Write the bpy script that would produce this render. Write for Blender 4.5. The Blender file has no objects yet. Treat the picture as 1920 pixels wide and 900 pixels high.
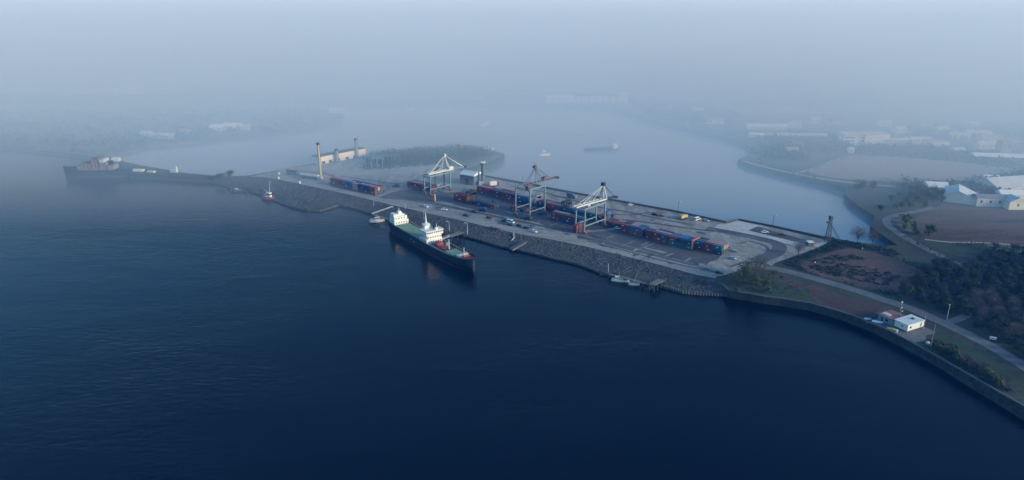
import bpy, bmesh, math, random
from math import radians as R, sin, cos, pi, sqrt, atan2, hypot
from mathutils import Vector
from mathutils.geometry import tessellate_polygon

random.seed(7)
S = bpy.context.scene
COL = S.collection

# ------------------------------------------------------------------ camera
CAM_H = 150.0
FPX = 1350.0                       # focal length in pixels of the 1920 px wide frame
PITCH = math.atan(480.0 / FPX)     # degrees below the horizon
cam = bpy.data.cameras.new('camera')
cam.sensor_width = 36.0
cam.lens = 36.0 * FPX / 1920.0
cam.clip_start = 1.0
cam.clip_end = 60000.0
camo = bpy.data.objects.new('camera', cam)
COL.objects.link(camo)
camo.location = (0, 0, CAM_H)
camo.rotation_euler = (pi / 2 - PITCH, 0, 0)
S.camera = camo

# ------------------------------------------------------------------ sky, sun, exposure
SUN_EL, SUN_AZ = 14.0, 115.0
SKY_TINT = (0.60, 0.83, 1.01)       # azimuth clockwise from the view direction (+Y)
world = bpy.data.worlds.new('World')
S.world = world
world.use_nodes = True
wn = world.node_tree
wn.nodes.clear()
wo = wn.nodes.new('ShaderNodeOutputWorld')
bg = wn.nodes.new('ShaderNodeBackground')
sky = wn.nodes.new('ShaderNodeTexSky')
sky.sky_type = 'NISHITA'
sky.sun_disc = False
sky.sun_elevation = R(SUN_EL)
sky.sun_rotation = R(SUN_AZ)
sky.air_density = 1.6
sky.dust_density = 1.0
sky.ozone_density = 5.0
bg.inputs['Strength'].default_value = 0.15
tint = wn.nodes.new('ShaderNodeVectorMath')      # the cold blue of this morning's light, the same all over the sky
tint.operation = 'MULTIPLY'
tint.inputs[1].default_value = SKY_TINT
wn.links.new(sky.outputs[0], tint.inputs[0])
wn.links.new(tint.outputs[0], bg.inputs['Color'])
wn.links.new(bg.outputs[0], wo.inputs['Surface'])
sun = bpy.data.lights.new('sun', 'SUN')
sun.energy = 2.1
sun.angle = R(18.0)
sun.color = (1.0, 0.89, 0.72)
suno = bpy.data.objects.new('sun', sun)
COL.objects.link(suno)
sd = Vector((sin(R(SUN_AZ)) * cos(R(SUN_EL)), cos(R(SUN_AZ)) * cos(R(SUN_EL)), sin(R(SUN_EL))))
suno.rotation_euler = sd.to_track_quat('Z', 'Y').to_euler()
suno.location = sd * 3000
vs = S.view_settings
vs.view_transform = 'Standard'
vs.look = 'None'
vs.exposure = 0.88
vs.gamma = 1.0
S.cycles.volume_bounces = 3
S.cycles.max_bounces = 6
S.cycles.use_denoising = True

HAZE_COL, HAZE_D, HAZE_G = (0.05, 0.31, 1.0), 0.00014, 0.0
FOG_COL, FOG_D, FOG_G = (0.58, 0.82, 1.0), 0.0086, 0.0

# ------------------------------------------------------------------ helpers
YARD = 4.0                         # height of the quay and the land above the water


def at(px, py, z=YARD):
    """survey point: the place at height z that the photograph shows at this pixel"""
    u = (px - 960.0) / FPX
    v = (450.0 - py) / FPX
    d = Vector((u, cos(PITCH) + v * sin(PITCH), -sin(PITCH) + v * cos(PITCH)))
    t = (z - CAM_H) / d.z
    return Vector((d.x * t, d.y * t, z))


def ats(pts, z=YARD):
    return [at(x, y, z) for x, y in pts]


class MB:
    """collects shapes; build() links them as ONE mesh object"""
    def __init__(self):
        self.v = []
        self.f = []

    def poly(self, pts):
        n = len(self.v)
        self.v += [tuple(p) for p in pts]
        self.f.append(tuple(range(n, n + len(pts))))
        return self

    def box(self, x0, x1, y0, y1, z0, z1):
        n = len(self.v)
        self.v += [(x0, y0, z0), (x1, y0, z0), (x1, y1, z0), (x0, y1, z0), (x0, y0, z1), (x1, y0, z1), (x1, y1, z1), (x0, y1, z1)]
        self.f += [tuple(n + i for i in q) for q in ((0, 3, 2, 1), (4, 5, 6, 7), (0, 1, 5, 4), (1, 2, 6, 5), (2, 3, 7, 6), (3, 0, 4, 7))]
        return self

    def frustum(self, c, a0, b0, a1, b1, z0, z1):
        x, y = c
        n = len(self.v)
        for a, b, z in ((a0, b0, z0), (a1, b1, z1)):
            self.v += [(x - a, y - b, z), (x + a, y - b, z), (x + a, y + b, z), (x - a, y + b, z)]
        self.f += [tuple(n + i for i in q) for q in ((0, 3, 2, 1), (4, 5, 6, 7), (0, 1, 5, 4), (1, 2, 6, 5), (2, 3, 7, 6), (3, 0, 4, 7))]
        return self

    def beam(self, p0, p1, w, h=None, w1=None):
        """square bar between two points"""
        h = h or w
        p0, p1 = Vector(p0), Vector(p1)
        d = (p1 - p0).normalized()
        up = Vector((0, 0, 1)) if abs(d.z) < .95 else Vector((1, 0, 0))
        s = d.cross(up).normalized()
        t = s.cross(d).normalized()
        n = len(self.v)
        k = (w1 or w) / w
        for p, q in ((p0, 1.0), (p1, k)):
            for a, b in ((-1, -1), (1, -1), (1, 1), (-1, 1)):
                self.v.append(tuple(p + s * (a * w * q / 2) + t * (b * h * q / 2)))
        self.f += [tuple(n + i for i in q) for q in ((0, 3, 2, 1), (4, 5, 6, 7), (0, 1, 5, 4), (1, 2, 6, 5), (2, 3, 7, 6), (3, 0, 4, 7))]
        return self

    def tube(self, p0, p1, r0, r1=None, n=8, cap=True):
        r1 = r0 if r1 is None else r1
        p0, p1 = Vector(p0), Vector(p1)
        d = (p1 - p0).normalized()
        up = Vector((0, 0, 1)) if abs(d.z) < .95 else Vector((1, 0, 0))
        s = d.cross(up).normalized()
        t = s.cross(d).normalized()
        m = len(self.v)
        for p, r in ((p0, r0), (p1, r1)):
            for i in range(n):
                a = 2 * pi * i / n
                self.v.append(tuple(p + s * (r * cos(a)) + t * (r * sin(a))))
        for i in range(n):
            j = (i + 1) % n
            self.f.append((m + i, m + j, m + n + j, m + n + i))
        if cap:
            self.f.append(tuple(m + i for i in reversed(range(n))))
            self.f.append(tuple(m + n + i for i in range(n)))
        return self

    def lathe(self, prof, n=10, c=(0, 0)):
        m = len(self.v)
        for r, z in prof:
            for i in range(n):
                a = 2 * pi * i / n
                self.v.append((c[0] + r * cos(a), c[1] + r * sin(a), z))
        for k in range(len(prof) - 1):
            for i in range(n):
                j = (i + 1) % n
                self.f.append((m + k * n + i, m + k * n + j, m + (k + 1) * n + j, m + (k + 1) * n + i))
        self.f.append(tuple(m + i for i in reversed(range(n))))
        self.f.append(tuple(m + (len(prof) - 1) * n + i for i in range(n)))
        return self

    def prism(self, pts, z0, z1):
        """upright prism over a plan outline (counter-clockwise)"""
        n = len(pts)
        m = len(self.v)
        self.v += [(p[0], p[1], z0) for p in pts] + [(p[0], p[1], z1) for p in pts]
        for i in range(n):
            j = (i + 1) % n
            self.f.append((m + i, m + j, m + n + j, m + n + i))
        self.f.append(tuple(m + i for i in reversed(range(n))))
        self.f.append(tuple(m + n + i for i in range(n)))
        return self

    def side_prism(self, pts, y0, y1):
        """prism of a side view outline (x, z) extruded along y"""
        n = len(pts)
        m = len(self.v)
        self.v += [(p[0], y0, p[1]) for p in pts] + [(p[0], y1, p[1]) for p in pts]
        for i in range(n):
            j = (i + 1) % n
            self.f.append((m + i, m + n + i, m + n + j, m + j))
        self.f.append(tuple(m + i for i in range(n)))
        self.f.append(tuple(m + n + i for i in reversed(range(n))))
        return self

    def rings(self, rings, cap=True):
        """loft through rings of equal length"""
        m = len(self.v)
        n = len(rings[0])
        for r in rings:
            self.v += [tuple(p) for p in r]
        for k in range(len(rings) - 1):
            for i in range(n):
                j = (i + 1) % n
                self.f.append((m + k * n + i, m + k * n + j, m + (k + 1) * n + j, m + (k + 1) * n + i))
        if cap:
            self.f.append(tuple(m + i for i in reversed(range(n))))
            self.f.append(tuple(m + (len(rings) - 1) * n + i for i in range(n)))
        return self

    def mesh(self, name, mat):
        me = bpy.data.meshes.new(name)
        me.from_pydata(self.v, [], self.f)
        me.materials.append(mat)
        me.update()
        return me

    def build(self, name, mat, parent=None, smooth=False):
        o = bpy.data.objects.new(name, self.mesh(name, mat))
        COL.objects.link(o)
        if parent is not None:
            o.parent = parent
        if smooth:
            for p in o.data.polygons:
                p.use_smooth = True
        return o


def box(*a):
    return MB().box(*a)


def link(name, me, parent=None, loc=(0, 0, 0), rz=0.0, sc=1.0):
    o = bpy.data.objects.new(name, me)
    COL.objects.link(o)
    o.parent = parent
    o.location = loc
    o.rotation_euler = (0, 0, rz)
    o.scale = (sc, sc, sc) if isinstance(sc, (int, float)) else sc
    return o


def tag(o, label, cat, group=None):
    o['label'] = label
    o['category'] = cat
    if group:
        o['group'] = group
    return o


def thing(name, label, cat, loc, rz=0.0, group=None):
    o = bpy.data.objects.new(name, None)
    COL.objects.link(o)
    o.location = loc
    o.rotation_euler = (0, 0, rz)
    o.empty_display_size = 0.5
    return tag(o, label, cat, group)


def struct(name, mb, m, kind='structure'):
    o = mb.build(name, m) if isinstance(mb, MB) else link(name, mb)
    o['kind'] = kind
    return o


def dup(root, loc, rz, label, group=None, sc=1.0):
    """a copy of a thing with copies of its parts and their sub-parts"""
    r = root.copy()
    COL.objects.link(r)
    r.location = loc
    r.rotation_euler = (0, 0, rz)
    r.scale = (sc, sc, sc)
    r['label'] = label
    if group:
        r['group'] = group
    for ch in list(root.children):
        c = ch.copy()
        COL.objects.link(c)
        c.parent = r
        for gc in list(ch.children):
            d = gc.copy()
            COL.objects.link(d)
            d.parent = c
    return r


# ------------------------------------------------------------------ materials
def mat(name, col, rough=0.8, var=0.25, scale=0.5, col2=None, metal=0.0, bump=0.0, spec=0.3, detail=6.0, stretch=None, thr=None, fine=None):
    """plain surface: base colour broken up by world-space noise"""
    m = bpy.data.materials.new(name)
    m.use_nodes = True
    nt = m.node_tree
    b = nt.nodes['Principled BSDF']
    b.inputs['Roughness'].default_value = rough
    b.inputs['Metallic'].default_value = metal
    b.inputs['Specular IOR Level'].default_value = spec
    if var <= 0 and col2 is None:
        b.inputs['Base Color'].default_value = (*col, 1)
        return m
    geo = nt.nodes.new('ShaderNodeNewGeometry')
    vec = geo.outputs['Position']
    if stretch:
        mp = nt.nodes.new('ShaderNodeMapping')
        mp.inputs['Rotation'].default_value = (0, 0, stretch[0])
        mp.inputs['Scale'].default_value = (stretch[1], stretch[2], 1)
        nt.links.new(vec, mp.inputs['Vector'])
        vec = mp.outputs[0]
    nz = nt.nodes.new('ShaderNodeTexNoise')
    nz.inputs['Scale'].default_value = scale
    nz.inputs['Detail'].default_value = detail
    nz.inputs['Roughness'].default_value = 0.62
    nt.links.new(vec, nz.inputs['Vector'])
    cr = nt.nodes.new('ShaderNodeValToRGB')
    lo, hi = thr or (0.3, 0.7)
    cr.color_ramp.elements[0].position = lo
    cr.color_ramp.elements[1].position = hi
    c2 = col2 or tuple(min(1, c * (1 + var)) for c in col)
    c1 = col if col2 else tuple(c * (1 - var) for c in col)
    cr.color_ramp.elements[0].color = (*c1, 1)
    cr.color_ramp.elements[1].color = (*c2, 1)
    nt.links.new(nz.outputs['Fac'], cr.inputs['Fac'])
    out = cr.outputs['Color']
    if fine:
        n2 = nt.nodes.new('ShaderNodeTexNoise')
        n2.inputs['Scale'].default_value = fine[0]
        n2.inputs['Detail'].default_value = 4.0
        nt.links.new(geo.outputs['Position'], n2.inputs['Vector'])
        mr = nt.nodes.new('ShaderNodeMapRange')
        mr.inputs['From Min'].default_value = 0.3
        mr.inputs['From Max'].default_value = 0.7
        mr.inputs['To Min'].default_value = 1 - fine[1]
        mr.inputs['To Max'].default_value = 1 + fine[1]
        nt.links.new(n2.outputs['Fac'], mr.inputs['Value'])
        mx = nt.nodes.new('ShaderNodeVectorMath')
        mx.operation = 'SCALE'
        nt.links.new(out, mx.inputs[0])
        nt.links.new(mr.outputs[0], mx.inputs['Scale'])
        out = mx.outputs[0]
    nt.links.new(out, b.inputs['Base Color'])
    if bump > 0:
        bp = nt.nodes.new('ShaderNodeBump')
        bp.inputs['Strength'].default_value = bump
        bp.inputs['Distance'].default_value = 0.3
        nt.links.new(nz.outputs['Fac'], bp.inputs['Height'])
        nt.links.new(bp.outputs[0], b.inputs['Normal'])
    return m


def water_mat(name, body, rough, ior, ruffle):
    m = bpy.data.materials.new(name)
    m.use_nodes = True
    nt = m.node_tree
    b = nt.nodes['Principled BSDF']
    b.inputs['Base Color'].default_value = (*body, 1)
    b.inputs['Roughness'].default_value = rough
    b.inputs['IOR'].default_value = ior
    b.inputs['Specular IOR Level'].default_value = 0.5
    geo = nt.nodes.new('ShaderNodeNewGeometry')
    sumv = None
    for sc, ro, sx, sy, amp in ((0.17, 0.30, 1.0, 2.8, 1.0), (0.46, -0.22, 1.0, 2.2, 0.6), (0.02, 0.15, 1.0, 2.2, 2.0)):
        mp = nt.nodes.new('ShaderNodeMapping')
        mp.inputs['Rotation'].default_value = (0, 0, ro)
        mp.inputs['Scale'].default_value = (sx, sy, 1)
        nt.links.new(geo.outputs['Position'], mp.inputs['Vector'])
        nz = nt.nodes.new('ShaderNodeTexNoise')
        nz.inputs['Scale'].default_value = sc
        nz.inputs['Detail'].default_value = 3.0
        nz.inputs['Distortion'].default_value = 0.6
        nt.links.new(mp.outputs[0], nz.inputs['Vector'])
        mu = nt.nodes.new('ShaderNodeMath')
        mu.operation = 'MULTIPLY'
        mu.inputs[1].default_value = amp
        nt.links.new(nz.outputs['Fac'], mu.inputs[0])
        if sumv is None:
            sumv = mu.outputs[0]
        else:
            ad = nt.nodes.new('ShaderNodeMath')
            ad.operation = 'ADD'
            nt.links.new(sumv, ad.inputs[0])
            nt.links.new(mu.outputs[0], ad.inputs[1])
            sumv = ad.outputs[0]
    # the wind ruffles the water in patches
    mp = nt.nodes.new('ShaderNodeMapping')
    mp.inputs['Rotation'].default_value = (0, 0, 0.25)
    mp.inputs['Scale'].default_value = (0.45, 1.2, 1)
    nt.links.new(geo.outputs['Position'], mp.inputs['Vector'])
    pz = nt.nodes.new('ShaderNodeTexNoise')
    pz.inputs['Scale'].default_value = 0.012
    pz.inputs['Detail'].default_value = 5.0
    pz.inputs['Distortion'].default_value = 0.8
    nt.links.new(mp.outputs[0], pz.inputs['Vector'])
    pr = nt.nodes.new('ShaderNodeMapRange')
    pr.inputs['From Min'].default_value = 0.38
    pr.inputs['From Max'].default_value = 0.66
    pr.inputs['To Min'].default_value = ruffle[0]
    pr.inputs['To Max'].default_value = ruffle[1]
    nt.links.new(pz.outputs['Fac'], pr.inputs['Value'])
    bp = nt.nodes.new('ShaderNodeBump')
    nt.links.new(pr.outputs[0], bp.inputs['Strength'])
    bp.inputs['Distance'].default_value = 0.6
    nt.links.new(sumv, bp.inputs['Height'])
    nt.links.new(bp.outputs[0], b.inputs['Normal'])
    return m


M = {}
M['water'] = water_mat('river_water', (0.0003, 0.002, 0.007), 0.17, 1.18, (0.13, 0.40))
M['lagoon'] = water_mat('sky_paled_sheltered_water', (0.11, 0.17, 0.23), 0.08, 1.33, (0.08, 0.22))  # body colour lightened to paint in the bright low sky's reflection
M['land'] = mat('rough_ground', (0.026, 0.036, 0.026), 0.95, col2=(0.055, 0.062, 0.044), scale=0.03, fine=(0.5, 0.35))
M['far_land'] = mat('far_ground', (0.05, 0.065, 0.05), 0.95, col2=(0.12, 0.11, 0.08), scale=0.008, detail=8, fine=(0.05, 0.4))
M['grass'] = mat('grass', (0.022, 0.042, 0.022), 0.95, col2=(0.045, 0.07, 0.034), scale=0.12, fine=(1.0, 0.3))
M['dry_grass'] = mat('dry_grass', (0.07, 0.085, 0.05), 0.95, col2=(0.12, 0.12, 0.07), scale=0.1, fine=(1.0, 0.3))
M['concrete'] = mat('yard_concrete', (0.165, 0.152, 0.135), 0.85, col2=(0.36, 0.326, 0.282), scale=0.045, detail=8, stretch=(-0.7, 3.0, 1.0), fine=(0.35, 0.22))
M['asphalt'] = mat('yard_asphalt', (0.065, 0.066, 0.07), 0.85, col2=(0.125, 0.122, 0.122), scale=0.06, detail=8, fine=(0.5, 0.25))
M['pale_slab'] = mat('pale_slab', (0.40, 0.375, 0.335), 0.85, col2=(0.53, 0.495, 0.445), scale=0.07, fine=(0.5, 0.12))
M['road'] = mat('worn_road', (0.10, 0.10, 0.10), 0.85, col2=(0.165, 0.16, 0.152), scale=0.08, fine=(0.6, 0.15))
M['shore_road'] = mat('shore_road', (0.22, 0.202, 0.18), 0.85, col2=(0.35, 0.318, 0.278), scale=0.06, detail=8, stretch=(-0.6, 0.5, 2.5), fine=(0.5, 0.2))
M['track'] = mat('pale_track', (0.26, 0.22, 0.18), 0.9, col2=(0.36, 0.31, 0.26), scale=0.1)
M['brown_field'] = mat('brown_field', (0.045, 0.042, 0.034), 0.95, col2=(0.118, 0.068, 0.058), scale=0.035, detail=9, stretch=(-0.5, 0.5, 2.0), thr=(0.36, 0.58), fine=(0.7, 0.35))
M['dark_scrub'] = mat('dark_scrub', (0.02, 0.034, 0.026), 0.95, col2=(0.045, 0.06, 0.04), scale=0.08, fine=(0.8, 0.4))
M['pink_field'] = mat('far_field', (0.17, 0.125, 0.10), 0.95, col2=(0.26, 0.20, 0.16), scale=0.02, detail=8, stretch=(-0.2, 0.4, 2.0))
M['soil'] = mat('ploughed_soil', (0.06, 0.04, 0.035), 0.95, col2=(0.10, 0.065, 0.05), scale=0.2)
M['ridge'] = mat('ridge_soil', (0.055, 0.04, 0.038), 0.95, col2=(0.085, 0.06, 0.054), scale=0.4)
M['stone'] = mat('riprap_stone', (0.06, 0.063, 0.067), 0.9, col2=(0.15, 0.15, 0.148), scale=0.5, detail=4)
M['slope'] = mat('slope_earth', (0.045, 0.05, 0.048), 0.95, col2=(0.085, 0.088, 0.08), scale=0.15, fine=(1.2, 0.4))
M['river_wall'] = mat('wet_river_wall', (0.014, 0.018, 0.018), 0.9, col2=(0.055, 0.06, 0.056), scale=0.35, detail=9, bump=0.6, fine=(1.5, 0.5))
M['quay'] = mat('quay_concrete', (0.07, 0.07, 0.068), 0.9, col2=(0.13, 0.125, 0.12), scale=0.3)
M['quay_top'] = mat('quay_coping', (0.09, 0.09, 0.09), 0.9, col2=(0.15, 0.145, 0.14), scale=0.4)
M['timber'] = mat('weathered_timber', (0.12, 0.115, 0.10), 0.9, col2=(0.22, 0.21, 0.19), scale=0.8)
M['dark_timber'] = mat('dark_timber', (0.045, 0.042, 0.04), 0.9, col2=(0.08, 0.075, 0.07), scale=0.8)
M['bark'] = mat('bark', (0.06, 0.05, 0.045), 0.95, var=0.3, scale=2)
M['twig'] = mat('bare_twigs', (0.08, 0.082, 0.07), 0.95, col2=(0.14, 0.135, 0.115), scale=0.6)
M['purple_twig'] = mat('purple_twigs', (0.07, 0.066, 0.068), 0.95, col2=(0.12, 0.108, 0.105), scale=0.6)
M['leaf_dark'] = mat('dark_foliage', (0.018, 0.034, 0.024), 0.9, col2=(0.045, 0.07, 0.042), scale=0.35)
M['leaf_mid'] = mat('mid_foliage', (0.045, 0.065, 0.035), 0.9, col2=(0.10, 0.115, 0.06), scale=0.4)
M['leaf_far'] = mat('far_foliage', (0.03, 0.045, 0.035), 0.95, col2=(0.06, 0.075, 0.055), scale=0.05)
M['white'] = mat('white_paint', (0.68, 0.67, 0.63), 0.45, var=0.05, scale=0.5, spec=0.4)
M['cream'] = mat('cream_paint', (0.64, 0.60, 0.51), 0.6, var=0.07, scale=0.3)
M['offwhite'] = mat('offwhite_render', (0.50, 0.49, 0.46), 0.7, var=0.10, scale=0.15)
M['pale_grey'] = mat('pale_grey_paint', (0.45, 0.47, 0.48), 0.6, var=0.1, scale=0.4)
M['grey'] = mat('grey_paint', (0.22, 0.23, 0.24), 0.6, var=0.12, scale=0.5)
M['steel_blue'] = mat('blue_grey_steel', (0.17, 0.24, 0.28), 0.55, var=0.15, scale=0.6)
M['crane_white'] = mat('crane_white', (0.54, 0.54, 0.51), 0.5, var=0.1, scale=0.8)
M['crane_red'] = mat('crane_red', (0.15, 0.105, 0.12), 0.55, var=0.2, scale=0.8)
M['dark_steel'] = mat('dark_steel', (0.045, 0.05, 0.055), 0.6, var=0.25, scale=0.8)
M['orange'] = mat('orange_paint', (0.36, 0.11, 0.065), 0.5, var=0.15, scale=0.6)
M['hull'] = mat('navy_hull', (0.007, 0.014, 0.019), 0.45, var=0.3, scale=0.3, spec=0.4)
M['far_hull'] = mat('grey_blue_hull', (0.03, 0.045, 0.065), 0.5, var=0.25, scale=0.3)
M['boot'] = mat('hull_boot', (0.10, 0.025, 0.02), 0.6, var=0.2, scale=0.4)
M['deck_green'] = mat('green_deck', (0.14, 0.23, 0.15), 0.75, col2=(0.21, 0.30, 0.20), scale=0.3, fine=(1.2, 0.1))
M['deck_red'] = mat('red_oxide_deck', (0.27, 0.065, 0.05), 0.7, var=0.25, scale=0.5)
M['glass'] = mat('dark_glass', (0.02, 0.026, 0.032), 0.15, var=0.0, spec=0.6)
M['rubber'] = mat('rubber', (0.015, 0.015, 0.016), 0.85, var=0.0)
M['yellow'] = mat('yellow_paint', (0.72, 0.62, 0.08), 0.5, var=0.06, scale=1)
M['buff'] = mat('buff_yellow', (0.50, 0.36, 0.16), 0.55, var=0.1, scale=0.6)
M['roof_red'] = mat('dull_red_roof', (0.20, 0.085, 0.075), 0.8, col2=(0.30, 0.15, 0.13), scale=0.3)
M['roof_slate'] = mat('slate_roof', (0.09, 0.095, 0.10), 0.8, var=0.2, scale=0.4)
M['brick'] = mat('pale_brick', (0.34, 0.24, 0.18), 0.85, var=0.15, scale=0.4)
M['blue_grey_clad'] = mat('blue_grey_cladding', (0.10, 0.14, 0.18), 0.6, var=0.12, scale=0.3)
M['chimney'] = mat('chimney_render', (0.40, 0.36, 0.31), 0.85, var=0.12, scale=0.3)
M['pink_crate'] = mat('pinkish_paint', (0.13, 0.11, 0.13), 0.7, col2=(0.27, 0.235, 0.25), scale=0.4)
for k, c in dict(car_white=(0.75, 0.75, 0.73), car_red=(0.26, 0.03, 0.035), car_maroon=(0.10, 0.025, 0.03), car_blue=(0.025, 0.045, 0.11), car_teal=(0.03, 0.085, 0.10),
                 car_black=(0.018, 0.019, 0.022), car_green=(0.02, 0.05, 0.04), car_silver=(0.42, 0.45, 0.48), car_cream=(0.70, 0.62, 0.44)).items():
    M[k] = mat(k, c, 0.3, var=0.04, scale=1.0, spec=0.5)
CC = dict(red=(0.185, 0.048, 0.048), maroon=(0.105, 0.036, 0.042), blue=(0.038, 0.08, 0.155), navy=(0.022, 0.04, 0.085), teal=(0.03, 0.10, 0.115), grey=(0.22, 0.25, 0.28), pink=(0.33, 0.19, 0.18), orange=(0.36, 0.12, 0.07), bright_blue=(0.05, 0.13, 0.28))
for k, c in CC.items():
    M['box_' + k] = mat('container_' + k, c, 0.6, col2=tuple(min(1, x * 1.35 + .01) for x in c), scale=0.35, detail=8, fine=(2.0, 0.12))

# ------------------------------------------------------------------ shore lines (surveyed)
# near shore of the harbour peninsula: water's edge and top of the stone slope, left to right
NEAR = [((186, 296), (187, 293)), ((215, 314), (217, 309)), ((240, 330), (243, 325)), ((300, 333), (302, 328)), ((350, 337), (352, 331)),
        ((390, 342), (392, 333)), ((425, 351), (420, 333)), ((437, 361), (440, 332)), ((463, 360), (467, 331)),
        ((480, 364), (490, 332)), ((517, 379), (517, 335)), ((550, 391), (567, 346)), ((575, 397), (600, 353)),
        ((600, 397), (620, 357)), ((635, 387), (650, 364)), ((662, 392), (680, 371)), ((700, 404), (717, 380)),
        ((727, 413), (740, 387)), ((775, 427), (797, 399)), ((823, 441), (863, 413)), ((864, 443), (890, 419)), ((897, 452), (913, 425)),
        ((930, 462), (955, 435)), ((965, 470), (997, 443)), ((1000, 478), (1040, 450)), ((1040, 488), (1080, 458)), ((1080, 497), (1130, 470)),
        ((1135, 517), (1197, 486)), ((1185, 528), (1247, 498)), ((1240, 539), (1280, 507)), ((1280, 550), (1313, 515)), ((1313, 553), (1341, 520)), ((1340, 554), (1354, 532)),
        ((1367, 556), (1367, 545)), ((1400, 560), (1400, 550)), ((1433, 565), (1433, 556)), ((1467, 569), (1467, 560)),
        ((1517, 580), (1517, 568)), ((1550, 590), (1550, 577)), ((1600, 609), (1600, 592)), ((1633, 622), (1633, 606)), ((1667, 640), (1667, 620)),
        ((1700, 657), (1700, 637)), ((1733, 674), (1733, 655)), ((1767, 694), (1767, 674)), ((1817, 726), (1817, 703)),
        ((1883, 767), (1883, 741)), ((1917, 788), (1917, 760)), ((2000, 842), (2000, 812)), ((2200, 985), (2200, 945))]
FAR_SHORE = [(-500, 196), (0, 195), (300, 194), (640, 195), (800, 195), (997, 198), (1098, 200), (1150, 204), (1199, 219), (1236, 229), (1275, 239),
             (1350, 255), (1385, 263), (1402, 272), (1414, 285), (1384, 299), (1400, 306), (1481, 327), (1540, 339), (1586, 353), (1583, 361), (1592, 373), (1615, 390),
             (1641, 406), (1632, 424), (1650, 438), (1684, 460), (1660, 460), (1640, 458), (1595, 452), (1565, 447), (1540, 444), (1447, 424),
             (1385, 412), (1360, 417), (1260, 395), (1217, 388), (1188, 382), (1108, 368), (1023, 352), (990, 345), (910, 330), (893, 328),
             (880, 318), (900, 311), (925, 304), (944, 296), (946, 289), (930, 284), (880, 281), (800, 284), (720, 289), (690, 288),
             (640, 297), (595, 306), (550, 313), (517, 320), (467, 329), (440, 330), (400, 330), (350, 325), (300, 316), (270, 311), (240, 305), (215, 298), (200, 292)]

crest = [at(*c) for w, c in NEAR]
edge = [at(*w, 0.0) for w, c in NEAR]
far = [at(*p) for p in FAR_SHORE]
outline = [Vector((p.x, p.y)) for p in crest]
outline += [Vector((9000, 60)), Vector((9000, 13000)), Vector((-9000, 13000)), Vector((-9000, far[0].y))]
outline += [Vector((p.x, p.y)) for p in far]


def slab_mesh(pts, z, zb):
    """level ground with a wall round its outline"""
    mb = MB()
    tri = tessellate_polygon([[Vector((p.x, p.y, 0)) for p in pts]])
    mb.v = [(p.x, p.y, z) for p in pts] + [(p.x, p.y, zb) for p in pts]
    n = len(pts)
    for t in tri:
        a, b, c = (pts[i] for i in t)
        mb.f.append(tuple(t) if (b - a).cross(c - a) > 0 else tuple(reversed(t)))
    for i in range(n):
        j = (i + 1) % n
        mb.f.append((i, j, n + j, n + i))
    return mb


struct('water', MB().poly([(-9000, -600, 0), (9000, -600, 0), (9000, 13000, 0), (-9000, 13000, 0)]), M['water'])
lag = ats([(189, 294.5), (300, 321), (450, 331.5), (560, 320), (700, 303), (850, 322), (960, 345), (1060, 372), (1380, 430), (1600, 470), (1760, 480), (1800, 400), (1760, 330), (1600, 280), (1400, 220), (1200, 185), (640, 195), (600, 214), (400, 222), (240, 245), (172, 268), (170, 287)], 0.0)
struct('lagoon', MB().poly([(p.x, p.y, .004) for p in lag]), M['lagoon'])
struct('ground', slab_mesh(outline, YARD, -0.6), M['land'])

HEAD = [(188, 296), (195, 290), (262, 274), (375, 263), (487, 250), (600, 237), (637, 227), (646, 217), (634, 209), (600, 203), (525, 200),
        (400, 201), (262, 203), (100, 206), (-150, 208), (-420, 214), (-420, 258), (-150, 268), (40, 278), (140, 289)]
struct('headland', slab_mesh([Vector((p.x, p.y)) for p in ats(HEAD, 3.0)], 3.0, -0.6), M['far_land'])


NATURAL = ('brown_field', 'pale_earth', 'grass_bank', 'ploughed_strip', 'grass_verge', 'meadow', 'far_field', 'island_field', 'spit_grass', 'distant_field', 'sand_flat', 'compound_ground', 'container_ground', 'plantation_floor', 'basin_grass')
rj = random.Random(77)


def ragged(P):
    """natural outline: each side broken into short uneven steps"""
    out = []
    for i, a in enumerate(P):
        b = P[(i + 1) % len(P)]
        L = (b - a).length
        n = max(1, min(14, int(L / 5)))
        for k in range(n):
            q = a.lerp(b, k / n)
            j = min(1.3, L / n * .22)
            out.append(Vector((q.x + rj.uniform(-j, j), q.y + rj.uniform(-j, j))))
    return out


def sheet(name, pts, lift, m, z=YARD):
    P = ats(pts, z) if not isinstance(pts[0], Vector) else pts
    v2 = [Vector((p.x, p.y)) for p in P]
    if name in NATURAL:
        v2 = ragged(v2)
    mb = MB()
    mb.v = [(p.x, p.y, z + lift) for p in v2]
    for t in tessellate_polygon([[Vector((p.x, p.y, 0)) for p in v2]]):
        a, b, c = (v2[i] for i in t)
        mb.f.append(tuple(t) if (b - a).cross(c - a) > 0 else tuple(reversed(t)))
    return struct(name, mb, m)


def smooth_line(P, n=6):
    """Catmull-Rom through ground points"""
    out = []
    for i in range(len(P) - 1):
        p0, p1, p2, p3 = P[max(i - 1, 0)], P[i], P[i + 1], P[min(i + 2, len(P) - 1)]
        for k in range(n):
            t = k / n
            out.append(0.5 * ((2 * p1) + (p2 - p0) * t + (2 * p0 - 5 * p1 + 4 * p2 - p3) * t * t + (3 * p1 - p0 - 3 * p2 + p3) * t ** 3))
    out.append(P[-1])
    return out


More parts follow.
